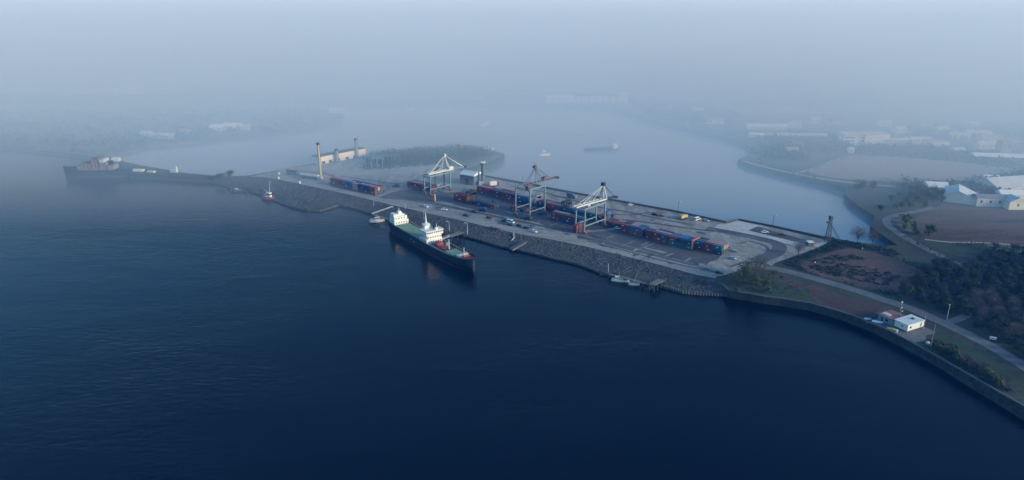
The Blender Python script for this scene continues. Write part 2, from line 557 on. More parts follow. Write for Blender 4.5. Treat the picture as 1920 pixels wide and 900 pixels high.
def strip(name, pts, width, lift, m, z=YARD, thick=0.0):
    P = smooth_line(ats(pts, z) if not isinstance(pts[0], Vector) else pts)
    L, Rr = [], []
    for i, p in enumerate(P):
        d = (P[min(i + 1, len(P) - 1)] - P[max(i - 1, 0)])
        d.z = 0
        d.normalize()
        s = Vector((-d.y, d.x, 0))
        w = width if isinstance(width, (int, float)) else width[0] + (width[1] - width[0]) * i / (len(P) - 1)
        L.append(p + s * w / 2)
        Rr.append(p - s * w / 2)
    mb = MB()
    n = len(P)
    mb.v = [(p.x, p.y, z + lift) for p in L] + [(p.x, p.y, z + lift) for p in Rr]
    for i in range(n - 1):
        mb.f.append((i, n + i, n + i + 1, i + 1))
    if thick > 0:
        mb.v += [(p.x, p.y, z + lift - thick) for p in L] + [(p.x, p.y, z + lift - thick) for p in Rr]
        for i in range(n - 1):
            mb.f.append((2 * n + i, i, i + 1, 2 * n + i + 1))
            mb.f.append((n + i, 3 * n + i, 3 * n + i + 1, n + i + 1))
    return struct(name, mb, m)


# ------------------------------------------------------------------ stone slope along the near shore
def resample(A, B, step):
    out = []
    for i in range(len(A) - 1):
        n = max(1, int((B[i + 1] - B[i]).length / step))
        for k in range(n):
            t = k / n
            out.append((A[i].lerp(A[i + 1], t), B[i].lerp(B[i + 1], t)))
    out.append((A[-1], B[-1]))
    return out


IW = next(i for i, q in enumerate(NEAR) if q[0][0] == 1400)
pairs = resample(edge[:IW + 1], crest[:IW + 1], 2.5)
rpairs = resample(edge[IW:], crest[IW:], 4.0)
slope = MB()
NR = 6
rs = random.Random(3)
for a, b in pairs:
    for k in range(NR + 1):
        t = k / NR
        p = a.lerp(b, t)
        z = 1.1 + (YARD - 1.15) * t if k else -0.5
        if k == NR:
            z = YARD - 0.03
        j = 0.25 if 0 < k < NR else 0.0
        slope.v.append((p.x + rs.uniform(-j, j), p.y + rs.uniform(-j, j), z + rs.uniform(-j, j)))
    slope.v.append((a.x, a.y, 1.1))
K = NR + 2
for i in range(len(pairs) - 1):
    o, q = i * K, (i + 1) * K
    slope.f.append((o, q, q + K - 1, o + K - 1))          # low wall at the water's edge
    slope.f.append((o + K - 1, q + K - 1, q + 1, o + 1))
    for k in range(1, NR):
        slope.f.append((o + k, q + k, q + k + 1, o + k + 1))
struct('stone_slope', slope, M['slope'])
rw = MB()
for (a, b), (c_, d_) in zip(rpairs, rpairs[1:]):
    rw.poly([(a.x, a.y, -.5), (c_.x, c_.y, -.5), (c_.x * .2 + d_.x * .8, c_.y * .2 + d_.y * .8, 1.6), (a.x * .2 + b.x * .8, a.y * .2 + b.y * .8, 1.6)])
    rw.poly([(a.x * .2 + b.x * .8, a.y * .2 + b.y * .8, 1.6), (c_.x * .2 + d_.x * .8, c_.y * .2 + d_.y * .8, 1.6), (d_.x, d_.y, YARD - .02), (b.x, b.y, YARD - .02)])
struct('river_wall', rw, M['river_wall'])

ICO = bmesh.new()
bmesh.ops.create_icosphere(ICO, subdivisions=1, radius=1)
ICOV = [v.co.copy() for v in ICO.verts]
ICOF = [tuple(v.index for v in f.verts) for f in ICO.faces]
ICO.free()


def rocks(n, weight, smin, smax, seed):
    r = random.Random(seed)
    mb = MB()
    for _ in range(n):
        i = r.randrange(len(pairs) - 1)
        a, b = pairs[i]
        x = a.x
        if r.random() > weight(i, a):
            continue
        t = r.random() ** 0.9
        p = a.lerp(pairs[i + 1][0], r.random()).lerp(b.lerp(pairs[i + 1][1], r.random()), t * 0.95)
        z = 1.1 + (YARD - 1.2) * t
        s = r.uniform(smin, smax) * (1.25 if r.random() < 0.1 else 1)
        m0 = len(mb.v)
        ca, sa = cos(r.uniform(0, 6.28)), sin(r.uniform(0, 6.28))
        q = (r.uniform(.6, 1.2), r.uniform(.6, 1.2), r.uniform(.45, .8))
        for v in ICOV:
            k = s * r.uniform(.75, 1.15)
            x_, y_, z_ = v.x * q[0] * k, v.y * q[1] * k, v.z * q[2] * k
            mb.v.append((p.x + x_ * ca - y_ * sa, p.y + x_ * sa + y_ * ca, z + z_))
        mb.f += [tuple(m0 + i for i in f) for f in ICOF]
    return mb


def stone_here(i, a):
    if a.x < at(640, 388, 0).x:
        return 0.10
    if a.x > at(1360, 556, 0).x:
        return 0.12
    return 1.0


struct('riprap_stones', rocks(15000, stone_here, 0.2, 0.55, 5), M['stone'], 'stuff')

# toe of piles at the water's edge where the slope ends on the right
toe = MB()
P = resample(edge, edge, 1.3)
for a, _ in P:
    if at(1236, 538, 0).x < a.x < at(1440, 566, 0).x:
        toe.tube((a.x, a.y - .35, -.5), (a.x, a.y - .35, 1.5 + rs.uniform(-.2, .3)), .42, .38, 6)
o = toe.build('pile_toe', M['timber'])
tag(o, 'low row of stout piles standing at the water\'s edge below the stone slope', 'pile wall')

# river wall of the right shore with its pale coping
wall_pts = [b for a, b in zip(edge, crest) if b.x > at(1350, 530).x]
cop = MB()
for i in range(len(wall_pts) - 1):
    a, b = wall_pts[i].copy(), wall_pts[i + 1].copy()
    a.z = b.z = YARD + 0.2
    cop.beam(a, b, .7, 0.4)
o = cop.build('wall_coping', M['quay_top'])
tag(o, 'pale stone coping along the top of the river wall beside the shore road', 'coping')

# ------------------------------------------------------------------ yard surfaces
yard = [(467, 331), (490, 332), (517, 335), (567, 346), (600, 353), (650, 364), (717, 380), (797, 399), (863, 413), (913, 425), (955, 435), (997, 443), (1040, 450),
        (1080, 458), (1130, 470), (1197, 486), (1247, 498), (1280, 507), (1313, 515), (1341, 519), (1362, 515), (1397, 504), (1425, 500), (1440, 506),
        (1453, 493), (1490, 480), (1537, 463), (1556, 453), (1548, 450), (1447, 426), (1385, 414), (1360, 419), (1260, 397), (1188, 384), (1108, 370), (1023, 354), (910, 332), (893, 331),
        (880, 322), (840, 316), (760, 300), (700, 296), (640, 299), (595, 308), (550, 314), (517, 321)]
sheet('yard_paving', yard, 0.02, M['concrete'])
sheet('container_ground', [(1080, 441), (1105, 436), (1160, 431), (1200, 436), (1300, 461), (1352, 478), (1349, 487), (1322, 497), (1294, 498), (1240, 486), (1150, 463), (1085, 447)], 0.04, M['asphalt'])
sheet('container_ground', [(620, 340), (700, 344), (730, 362), (790, 352), (840, 360), (895, 358), (960, 366), (1060, 386), (1150, 408), (1165, 425), (1100, 432), (1070, 436), (990, 414), (900, 396), (830, 378), (700, 372), (616, 350)], 0.044, M['asphalt'])
strip('quayside_road', [(520, 333), (567, 342.5), (650, 360), (740, 381.5), (797, 394), (863, 408), (955, 429), (1040, 445), (1110, 459), (1180, 476), (1250, 493), (1310, 509), (1345, 515)], (7, 11), 0.06, M['shore_road'])
strip('yard_lane', [(600, 316), (650, 324), (690, 330), (730, 326), (790, 316), (830, 312)], 8, 0.06, M['shore_road'])
strip('yard_lane', [(700, 372), (738, 357), (760, 350)], 5, 0.08, M['shore_road'])
strip('rail_lane', [(725, 368), (830, 386), (940, 409), (1020, 424), (1088, 438), (1160, 457), (1230, 477), (1300, 495)], 3.0, 0.05, M['road'])
sheet('pale_apron', [(1338, 428), (1345, 421), (1360, 420), (1384, 413.5), (1424, 423), (1402, 432), (1460, 445), (1516, 459.5), (1503, 461), (1488, 460), (1440, 449), (1392, 438)], 0.05, M['pale_slab'])
sheet('pale_ramp', [(1524, 461), (1546, 451.5), (1555, 453), (1537, 464)], 0.06, M['pale_slab'])
strip('dark_lane', [(1325, 428), (1370, 436), (1410, 444), (1450, 454), (1462, 463), (1455, 474), (1440, 481), (1415, 490)], (7, 9), 0.056, M['asphalt'])
sheet('dock_basin', [(1404, 432), (1419, 425), (1440, 430), (1517, 452), (1522, 457), (1514, 459), (1460, 446)], 0.07, M['asphalt'])
sheet('basin_grass', [(1438, 437), (1460, 439), (1500, 450), (1512, 456), (1490, 452), (1455, 444)], 0.09, M['dry_grass'])
# scuffs of pale dust and old paint on the yard
rr = random.Random(11)
for k, (x, y, L_, w_) in enumerate([(1125, 446, 14, 2.0), (1145, 444, 10, 1.2), (1210, 457, 8, 1.5), (1230, 470, 16, 3.0), (1212, 462, 20, .8), (1180, 456, 18, .8), (1100, 444, 12, 1), (1290, 487, 10, 1.2), (1255, 478, 8, 1.5),
                                    (870, 368, 14, 1.5), (1005, 418, 14, .8), (1040, 420, 12, .8), (960, 400, 10, 1.2), (1190, 398, 22, 1.5), (1250, 412, 26, 2), (1310, 425, 24, 2), (1400, 465, 14, 2), (1415, 470, 16, 1.5)]):
    c = at(x, y)
    a = R(46 if k % 3 else -38) + rr.uniform(-.1, .1)
    u, v = Vector((cos(a), sin(a), 0)), Vector((-sin(a), cos(a), 0))
    ring = []
    for q in range(14):
        t = 2 * pi * q / 14
        k2 = rr.uniform(.75, 1.15)
        ring.append(c + u * (L_ / 2 * cos(t) * k2) + v * (w_ / 2 * sin(t) * k2))
    sheet('dust_streak', ring, 0.05 + 0.004 * k, M['shore_road'])

# darker wheel tracks worn across the paving
for k, (ln, w_) in enumerate([([(1150, 402), (1180, 403), (1215, 399), (1245, 399)], 1.6), ([(1165, 412), (1220, 418), (1290, 428), (1340, 434)], 2.2), ([(1080, 378), (1130, 390), (1170, 396), (1230, 409), (1300, 422)], 2.0),
                            ([(960, 349), (1010, 358), (1060, 372), (1110, 384)], 2.0), ([(1100, 452), (1160, 467), (1220, 483), (1290, 500), (1330, 505)], 1.2), ([(740, 368), (810, 380), (900, 399), (990, 418), (1070, 436)], 1.4),
                            ([(1400, 496), (1420, 488), (1440, 470), (1432, 460), (1405, 452)], 1.6), ([(1370, 500), (1400, 492), (1430, 494), (1445, 500)], 1.8), ([(640, 330), (690, 338), (740, 344), (800, 340)], 2.0), ([(560, 322), (600, 324), (640, 335)], 2.0)]):
    strip('wheel_track', ln, w_, 0.12 + 0.004 * k, M['asphalt'])
rr2 = random.Random(19)
for k in range(46):
    x, y = rr2.choice([(rr2.uniform(1100, 1330), None), (rr2.uniform(730, 1080), None), (rr2.uniform(1150, 1420), 1)])
    y = (455 + (x - 1100) * .22 if x > 1100 else 372 + (x - 730) * .19) + rr2.uniform(-9, 9) if y is None else 402 + (x - 1150) * .2 + rr2.uniform(-8, 26)
    c = at(x, y)
    ring = []
    a = R(rr2.choice((-40, 48))) + rr2.uniform(-.3, .3)
    u, v = Vector((cos(a), sin(a), 0)), Vector((-sin(a), cos(a), 0))
    L_, w_ = rr2.uniform(2, 8), rr2.uniform(.8, 3)
    for q in range(12):
        t = 2 * pi * q / 12
        k2 = rr2.uniform(.6, 1.25)
        ring.append(c + u * (L_ / 2 * cos(t) * k2) + v * (w_ / 2 * sin(t) * k2))
    sheet('oil_stain' if k % 3 else 'dust_streak', ring, 0.165 + 0.004 * k, M['asphalt'] if k % 3 else M['shore_road'])

# ------------------------------------------------------------------ roads, fields and grass on the right
sheet('brown_field', [(1495, 495), (1515, 487), (1537, 479), (1562, 470), (1592, 465), (1625, 471), (1668, 483), (1724, 505), (1716, 520), (1697, 537), (1680, 548), (1640, 546), (1600, 536), (1550, 521), (1510, 508)], 0.02, M['brown_field'])
sheet('pale_earth', [(1452, 512), (1475, 517), (1503, 527), (1512, 541), (1500, 545), (1475, 532), (1455, 526)], 0.02, M['brown_field'])
sheet('grass_bank', [(1345, 521), (1365, 515), (1398, 505), (1423, 501), (1437, 508), (1470, 518), (1503, 530), (1506, 545), (1520, 566), (1467, 558), (1433, 554), (1400, 548), (1367, 543)], 0.012, M['grass'])
sheet('ploughed_strip', [(1508, 538), (1530, 533), (1580, 548), (1640, 567), (1668, 578), (1660, 588), (1640, 595), (1622, 600), (1600, 590), (1567, 580), (1535, 566)], 0.025, M['soil'])
sheet('grass_verge', [(1455, 493), (1500, 507), (1560, 522), (1620, 541), (1690, 560), (1690, 566), (1620, 549), (1550, 530), (1480, 510), (1452, 500)], 0.03, M['grass'])
sheet('grass_verge', [(1440, 509), (1500, 524), (1560, 541), (1640, 564), (1660, 572), (1655, 576), (1600, 560), (1540, 540), (1480, 522)], 0.035, M['grass'])
sheet('compound_ground', [(1625, 604), (1640, 596), (1665, 588), (1720, 608), (1752, 624), (1735, 640), (1715, 640), (1690, 631), (1650, 612)], 0.04, M['road'])
sheet('grass_verge', [(1765, 625), (1800, 640), (1850, 668), (1900, 700), (1960, 740), (1930, 742), (1880, 705), (1820, 665), (1770, 640), (1745, 640)], 0.03, M['grass'])
strip('shore_lane', [(1432, 501), (1450, 503), (1500, 515), (1550, 528.5), (1620, 549), (1650, 560), (1700, 576), (1750, 597), (1800, 620), (1850, 645), (1900, 674), (1960, 712), (2100, 800), (2300, 935)], 6.5, 0.06, M['road'])
strip('side_track', [(1772, 606), (1795, 599), (1820, 588), (1850, 575)], 4.0, 0.07, M['road'])
strip('inland_lane', [(1816, 501), (1787, 492), (1760, 478), (1720, 458), (1690, 441), (1667, 424), (1662, 412), (1672, 406), (1690, 402), (1720, 396), (1752, 389)], 5.0, 0.05, M['road'])
sheet('brown_field', [(1714, 412), (1728, 402), (1752, 391), (1772, 380), (1850, 385), (1922, 393), (2150, 420), (2250, 480), (1922, 459), (1840, 453), (1786, 453), (1738, 447), (1722, 436)], 0.02, M['brown_field'])
strip('field_track', [(1734, 449), (1786, 454.5), (1840, 455), (1922, 461), (2150, 480)], 2.2, 0.05, M['track'])
sheet('meadow', [(1640, 359), (1668, 357), (1695, 363), (1685, 375), (1668, 390), (1652, 380)], 0.02, M['grass'])
sheet('meadow', [(1668, 405), (1690, 403), (1712, 410), (1722, 436), (1712, 440), (1690, 428)], 0.02, M['dry_grass'])
sheet('meadow', [(1850, 457), (1922, 463), (2100, 480), (2100, 500), (1922, 478), (1850, 466)], 0.02, M['dry_grass'])
sheet('meadow', [(1742, 452), (1790, 457), (1820, 462), (1800, 480), (1765, 470)], 0.02, M['grass'])
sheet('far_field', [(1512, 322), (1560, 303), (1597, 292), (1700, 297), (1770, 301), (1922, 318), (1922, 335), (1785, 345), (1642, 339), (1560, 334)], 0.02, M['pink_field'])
strip('far_lane', [(1590, 291), (1640, 293), (1725, 299), (1800, 306), (1925, 321), (2100, 345)], 3.5, 0.05, M['track'])
strip('far_lane', [(1590, 291), (1560, 302), (1520, 317), (1490, 326)], 3.0, 0.06, M['track'])
strip('shore_track', [(1395, 302), (1450, 317), (1540, 335), (1620, 345), (1680, 350)], 4.0, 0.05, M['track'])
sheet('island_field', [(880, 316), (905, 308), (930, 300), (941, 294), (925, 290), (880, 296), (830, 303), (840, 312)], 0.03, M['dry_grass'])
sheet('sand_flat', [(690, 327), (730, 322), (790, 314), (830, 313), (815, 305), (770, 312), (710, 318)], 0.035, M['shore_road'])
sheet('spit_grass', [(392, 333), (420, 333), (465, 331), (467, 329.5), (440, 330.5), (400, 331)], 0.02, M['dry_grass'])
# patchwork of far fields
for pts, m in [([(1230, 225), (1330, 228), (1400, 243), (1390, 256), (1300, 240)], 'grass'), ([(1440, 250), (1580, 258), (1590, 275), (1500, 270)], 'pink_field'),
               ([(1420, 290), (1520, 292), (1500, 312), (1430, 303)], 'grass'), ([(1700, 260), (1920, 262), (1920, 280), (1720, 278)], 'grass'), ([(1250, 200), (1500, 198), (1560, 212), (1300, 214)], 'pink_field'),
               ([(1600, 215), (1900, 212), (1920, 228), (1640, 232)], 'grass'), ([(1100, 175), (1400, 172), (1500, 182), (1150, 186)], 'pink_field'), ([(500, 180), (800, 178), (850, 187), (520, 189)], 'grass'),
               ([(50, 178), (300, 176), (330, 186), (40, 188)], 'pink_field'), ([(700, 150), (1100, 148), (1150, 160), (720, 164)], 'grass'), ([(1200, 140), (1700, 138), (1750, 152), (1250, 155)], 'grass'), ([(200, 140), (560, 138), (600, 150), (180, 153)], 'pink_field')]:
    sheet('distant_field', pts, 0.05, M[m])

# furrow ridges of the ploughed strip
fur = MB()
poly = [at(x, y) for x, y in [(1510, 541), (1575, 552), (1640, 570), (1655, 578), (1622, 597), (1570, 578), (1535, 563)]]


def inside(p, pl):
    c = False
    for i in range(len(pl)):
        a, b = pl[i], pl[i - 1]
        if (a.y > p.y) != (b.y > p.y) and p.x < (b.x - a.x) * (p.y - a.y) / (b.y - a.y) + a.x:
            c = not c
    return c


u = (at(1600, 575) - at(1585, 585)).normalized()
v = Vector((-u.y, u.x, 0))
c0 = at(1590, 572)
for i in range(-80, 80):
    run = None
    for j in range(-60, 61):
        p = c0 + v * (i * 1.35) + u * (j * 1.0)
        ins = inside(p, poly)
        if ins and run is None:
            run = p
        if not ins and run is not None:
            fur.beam((run.x, run.y, YARD + .08), (p.x, p.y, YARD + .08), .42, .22)
            run = None
struct('furrow_ridges', fur, M['ridge'], 'stuff')

# ------------------------------------------------------------------ far quay parapet, coping and rail
qp = ats([(893, 329), (910, 330.5), (990, 345.5), (1023, 352), (1108, 368), (1188, 382.5), (1217, 388), (1260, 395.5), (1360, 417), (1385, 412.5), (1447, 424.5), (1540, 445), (1565, 448)])
mb = MB()
for a, b in zip(qp, qp[1:]):
    a, b = a.copy(), b.copy()
    a.z = b.z = YARD + .45
    mb.beam(a, b, .9, 1.0)
root = thing('quay_parapet', 'long low grey parapet wall running along the far edge of the yard', 'parapet', (0, 0, 0))
mb.build('parapet_wall', M['quay'], root)
rail = MB()
post = MB()
inner = ats([(912, 334), (990, 348.5), (1023, 355.5), (1108, 371.5), (1188, 386), (1260, 399), (1358, 419.5)])
for a, b in zip(inner, inner[1:]):
    rail.beam((a.x, a.y, YARD + 1.0), (b.x, b.y, YARD + 1.0), .28)
    n = int((b - a).length / 4)
    for i in range(n):
        p = a.lerp(b, i / n)
        post.beam((p.x, p.y, YARD + .02), (p.x, p.y, YARD + .9), .28)
rail.build('rail', M['quay'], root)
o = post.build('rail_posts', M['quay'], root)
o['kind'] = 'stuff'

# ------------------------------------------------------------------ shipping containers
CW, CHT = 2.44, 2.59


def container_meshes(L):
    x = L / 2
    body = MB()
    n = int(L / 0.55)
    lo = []
    for side in (-1, 1):
        pts = []
        for i in range(n):
            for k, d in ((0, .05), (.3, .05), (.5, .09), (.8, .09)):
                pts.append((-x + .08 + (L - .16) * (i + k) / n, side * (CW / 2 - d)))
        pts.append((x - .08, side * (CW / 2 - .05)))
        lo += pts if side < 0 else list(reversed(pts))
    body.prism(lo, .12, CHT - .05)
    fr = MB()
    for sx in (-1, 1):
        for sy in (-1, 1):
            fr.box(sx * x - (.14 if sx > 0 else 0), sx * x + (.14 if sx < 0 else 0), sy * CW / 2 - (.14 if sy > 0 else 0), sy * CW / 2 + (.14 if sy < 0 else 0), 0, CHT)
        fr.box(sx * x - (.10 if sx > 0 else 0), sx * x + (.10 if sx < 0 else 0), -CW / 2 + .14, CW / 2 - .14, CHT - .13, CHT - .01)
        fr.box(sx * x - (.10 if sx > 0 else 0), sx * x + (.10 if sx < 0 else 0), -CW / 2 + .14, CW / 2 - .14, .02, .16)
    for sy in (-1, 1):
        fr.box(-x + .14, x - .14, sy * CW / 2 - (.09 if sy > 0 else 0), sy * CW / 2 + (.09 if sy < 0 else 0), CHT - .12, CHT - .01)
        fr.box(-x + .14, x - .14, sy * CW / 2 - (.09 if sy > 0 else 0), sy * CW / 2 + (.09 if sy < 0 else 0), .02, .16)
    doors = []
    for sy in (-1, 1):
        d = MB().box(x - .07, x - .03, min(sy * .03, sy * (CW / 2 - .17)), max(sy * .03, sy * (CW / 2 - .17)), .2, CHT - .16)
        for q in (.3, .8):
            d.tube((x - .01, sy * q, .18), (x - .01, sy * q, CHT - .16), .03, n=5)
        doors.append(d)
    mk = MB().box(-.75, .75, -CW / 2 - .012, -CW / 2 + .04, 1.35, 1.95)
    return body, fr, doors, mk


CMESH = {}


def cmeshes(L, c):
    if (L, c) not in CMESH:
        b, f, d, k = container_meshes(L)
        m = M['box_' + c]
        CMESH[(L, c)] = (b.mesh('container_body', m), f.mesh('container_frame', m), [q.mesh('container_door', m) for q in d], k.mesh('container_marking', M['white']))
    return CMESH[(L, c)]


NAMES = dict(red='red', maroon='dark maroon', blue='blue', navy='dark navy', teal='dark teal', grey='pale grey', pink='faded pink', orange='orange', bright_blue='bright blue')
rc = random.Random(21)


def container(loc, rz, L, c, label, group, k_=1.0):
    t = thing('shipping_container', label, 'container', loc, rz, group)
    t.scale = (k_, 1, 1)
    b, f, d, k = cmeshes(L, c)
    link('container_body', b, t)
    link('container_frame', f, t)
    for q in d:
        link('container_door', q, t)
    link('marking', k, t, (rc.uniform(-L * .3, L * .3), 0, rc.uniform(-.3, .15)), 0, (rc.uniform(.6, 1.1), 1, rc.choice((.6, .8, 1))))
    return t


ORD = ['first', 'second', 'third', 'fourth', 'fifth', 'sixth', 'seventh', 'eighth', 'ninth', 'tenth']


def block(p0, p1, rows, phrase, group, gap=0.35, sx=1.0):
    """p0, p1: ends of the front row's foot; rows: front to back, each a list of tiers, each a list of (length, colour or None)"""
    a, b = at(*p0), at(*p1)
    u = (b - a).normalized()
    v = Vector((-u.y, u.x, 0))
    rz = atan2(u.y, u.x)
    rown = ['front', 'middle', 'rear'] if len(rows) == 3 else ['front', 'rear']
    tiers_n = {0: 'bottom', 1: 'top'}
    for r_, tiers in enumerate(rows):
        for t_, segs in enumerate(tiers):
            x = 0.0
            for s_, (L, c) in enumerate(segs):
                LL = 6.06 if L == 20 else 12.19
                W_ = LL * sx
                if c:
                    p = a + u * (x + W_ / 2 + rc.uniform(-.12, .12)) + v * (CW / 2 + r_ * (CW + gap) + rc.uniform(-.06, .06))
                    lab = '%s %s container, %s of %s row, %s from left, %s' % ('short' if L == 20 else 'long', NAMES[c], tiers_n[t_], rown[r_], ORD[s_], phrase)
                    container((p.x, p.y, YARD + .07 + t_ * (CHT + .012)), rz, LL, c, lab, group, sx)
                x += W_ + .22
    return a, u, v


T, F4 = 20, 40
GN = 'containers in the four near stacks'
block((1163, 434), (1206, 445.5), sx=.86, group=GN, phrase='stack by white car', rows=[
    [[(T, 'red'), (F4, 'red')], [(T, 'red'), (F4, 'blue')]],
    [[(F4, 'maroon'), (T, 'navy')], [(T, 'navy'), (T, 'pink'), (T, 'blue')]],
    [[(F4, 'red'), (T, 'teal')], [(T, 'maroon'), (T, 'pink'), (T, 'teal')]]])
block((1209.5, 446.3), (1249.5, 456.8), sx=.83, group=GN, phrase='second near stack', rows=[
    [[(T, 'maroon'), (T, 'red'), (T, 'red')], [(F4, 'maroon'), (T, 'blue')]],
    [[(F4, 'navy'), (T, 'blue')], [(T, 'blue'), (F4, 'pink')]],
    [[(F4, 'red'), (T, 'navy')], [(T, 'pink'), (F4, 'navy')]]])
block((1252, 457.6), (1292, 468), sx=.86, group=GN, phrase='stack by orange frame', rows=[
    [[(F4, 'teal'), (T, 'teal')], [(T, 'red'), (F4, 'navy')]],
    [[(T, 'teal'), (F4, 'blue')], [(F4, 'bright_blue'), (T, 'blue')]],
    [[(F4, 'navy'), (T, 'maroon')], [(T, 'teal'), (F4, 'bright_blue')]]])
block((1301, 466), (1349, 478.5), sx=.93, group=GN, phrase='stack nearest silver car', rows=[
    [[(T, 'maroon'), (T, 'red'), (T, 'navy')], [(T, 'blue'), (T, 'maroon'), (T, 'teal')]],
    [[(F4, 'navy'), (T, 'teal')], [(T, 'teal'), (F4, 'pink')]],
    [[(F4, 'maroon'), (T, 'teal')], [(T, 'navy'), (F4, 'pink')]]])
# orange frame standing over the end of the third stack
a, b = at(1296, 469.5), at(1299, 465)
w = at(1349, 478) - at(1299, 465)
rz = atan2(w.y, w.x)
t = thing('lifting_frame', 'orange steel lifting frame straddling the gap between two near container stacks', 'lifting frame', (a.x, a.y, YARD + .07), rz)
fr = M['orange']
MB().beam((0, .1, 0), (0, .1, 5.6), .5).build('post', fr, t)
MB().beam((0, 8.4, 0), (0, 8.4, 5.6), .5).build('post', fr, t)
MB().box(-.5, .5, -.4, 8.9, 5.6, 6.3).build('top_beam', fr, t)
MB().box(-.7, .7, -.3, .5, -.04, .35).build('foot', M['dark_steel'], t)
MB().box(-.7, .7, 8.0, 8.8, -.04, .35).build('foot', M['dark_steel'], t)

G2 = 'containers in the far stacks'
block((620, 346), (706, 366.5), [
    [[(F4, 'red'), (F4, 'blue'), (T, 'pink'), (F4, 'navy'), (T, 'red')], [(F4, 'red'), (F4, 'blue'), (T, 'pink'), (F4, 'navy'), (T, 'red')]],
    [[(F4, 'maroon'), (F4, 'navy'), (T, 'red'), (F4, 'teal'), (T, 'teal')], [(F4, 'pink'), (F4, 'grey'), (T, 'blue'), (F4, 'grey'), (T, 'grey')]],
    [[(F4, 'red'), (F4, 'blue'), (T, 'red'), (F4, 'red'), (T, 'teal')], [(T, None), (F4, None), (F4, 'blue'), (T, 'maroon'), (T, 'red'), (T, 'red')]]], 'stack nearest the chimneys', G2)
block((764, 353.5), (832, 367), [
    [[(F4, 'red'), (F4, 'maroon')], [(F4, 'maroon'), (F4, 'red')]],
    [[(F4, 'red'), (F4, 'teal')], [(F4, 'grey'), (T, 'teal'), (T, 'maroon')]],
    [[(F4, 'maroon'), (F4, 'navy')], [(T, 'red'), (F4, 'teal'), (T, 'grey')]]], 'stack under left crane', G2)
block((851, 376), (884, 383), [
    [[(F4, 'maroon')], [(F4, 'red')]], [[(F4, 'red')], [(F4, 'red')]]], 'red stack between cranes', G2)
block((888, 383.5), (925, 392), [
    [[(F4, 'navy'), (T, 'maroon')]], [[(T, 'maroon'), (F4, 'teal')]]], 'low line by tractors', G2)
block((957, 393), (985, 401), [
    [[(T, 'red'), (T, 'navy')]], [[(T, 'maroon'), (T, 'red')]]], 'low line under red crane', G2)
block((894, 362), (985, 384), [
    [[(F4, 'maroon'), (F4, 'maroon'), (F4, 'red'), (F4, 'navy')], [(F4, 'red'), (F4, 'maroon'), (T, 'maroon'), (T, 'navy'), (F4, 'blue')]],
    [[(F4, 'red'), (F4, 'teal'), (F4, 'navy'), (F4, 'maroon')], [(F4, 'pink'), (F4, 'teal'), (F4, 'red'), (F4, 'grey')]],
    [[(F4, 'blue'), (F4, 'red'), (F4, 'navy'), (F4, 'blue')], [(F4, 'red'), (T, 'grey'), (F4, 'maroon')]]], 'row left of red crane', G2)
block((1006, 391), (1132, 420.5), [
    [[(T, 'navy'), (F4, 'maroon'), (F4, 'navy'), (F4, 'blue'), (T, 'teal'), (T, 'teal'), (F4, 'red')], [(T, 'navy'), (F4, 'red'), (T, 'navy'), (F4, 'blue'), (F4, 'teal'), (T, 'maroon')]],
    [[(F4, 'red'), (F4, 'blue'), (F4, 'maroon'), (F4, 'grey'), (F4, 'teal'), (T, 'red')], [(T, 'maroon'), (F4, 'pink'), (T, 'navy'), (F4, 'grey'), (F4, 'pink'), (T, 'teal')]],
    [[(F4, 'red'), (F4, 'red'), (F4, 'blue'), (F4, 'navy'), (F4, 'red')], [(F4, 'red'), (T, 'navy'), (F4, 'pink'), (T, 'red')]]], 'row behind right crane', G2)
block((1033, 411.5), (1097, 427), [
    [[(T, 'red'), (F4, 'navy'), (T, 'maroon')], [(T, 'maroon'), (F4, 'maroon'), (T, 'navy')]],
    [[(F4, 'red'), (F4, 'navy')], [(F4, 'grey'), (T, 'maroon'), (T, 'teal')]]], 'stack before right crane', G2)
for t_, c in ((0, 'navy'), (1, 'blue')):
    p = at(1139, 409)
    container((p.x, p.y, YARD + .07 + t_ * (CHT + .012)), R(-38 - 90), 6.06, c, '%s container standing crosswise %s, right of the white crane' % (NAMES[c], 'on the ground' if t_ == 0 else 'on a navy one'), G2)
for t_, c in ((0, 'maroon'), (1, 'red')):
    p = at(1083, 435)
    container((p.x, p.y, YARD + .07 + t_ * (CHT + .012)), R(-40 - 90), 6.06, c, '%s container standing crosswise %s, left of the white crane\'s foot' % (NAMES[c], 'on the ground' if t_ == 0 else 'on a maroon one'), G2)

# ------------------------------------------------------------------ quay cranes


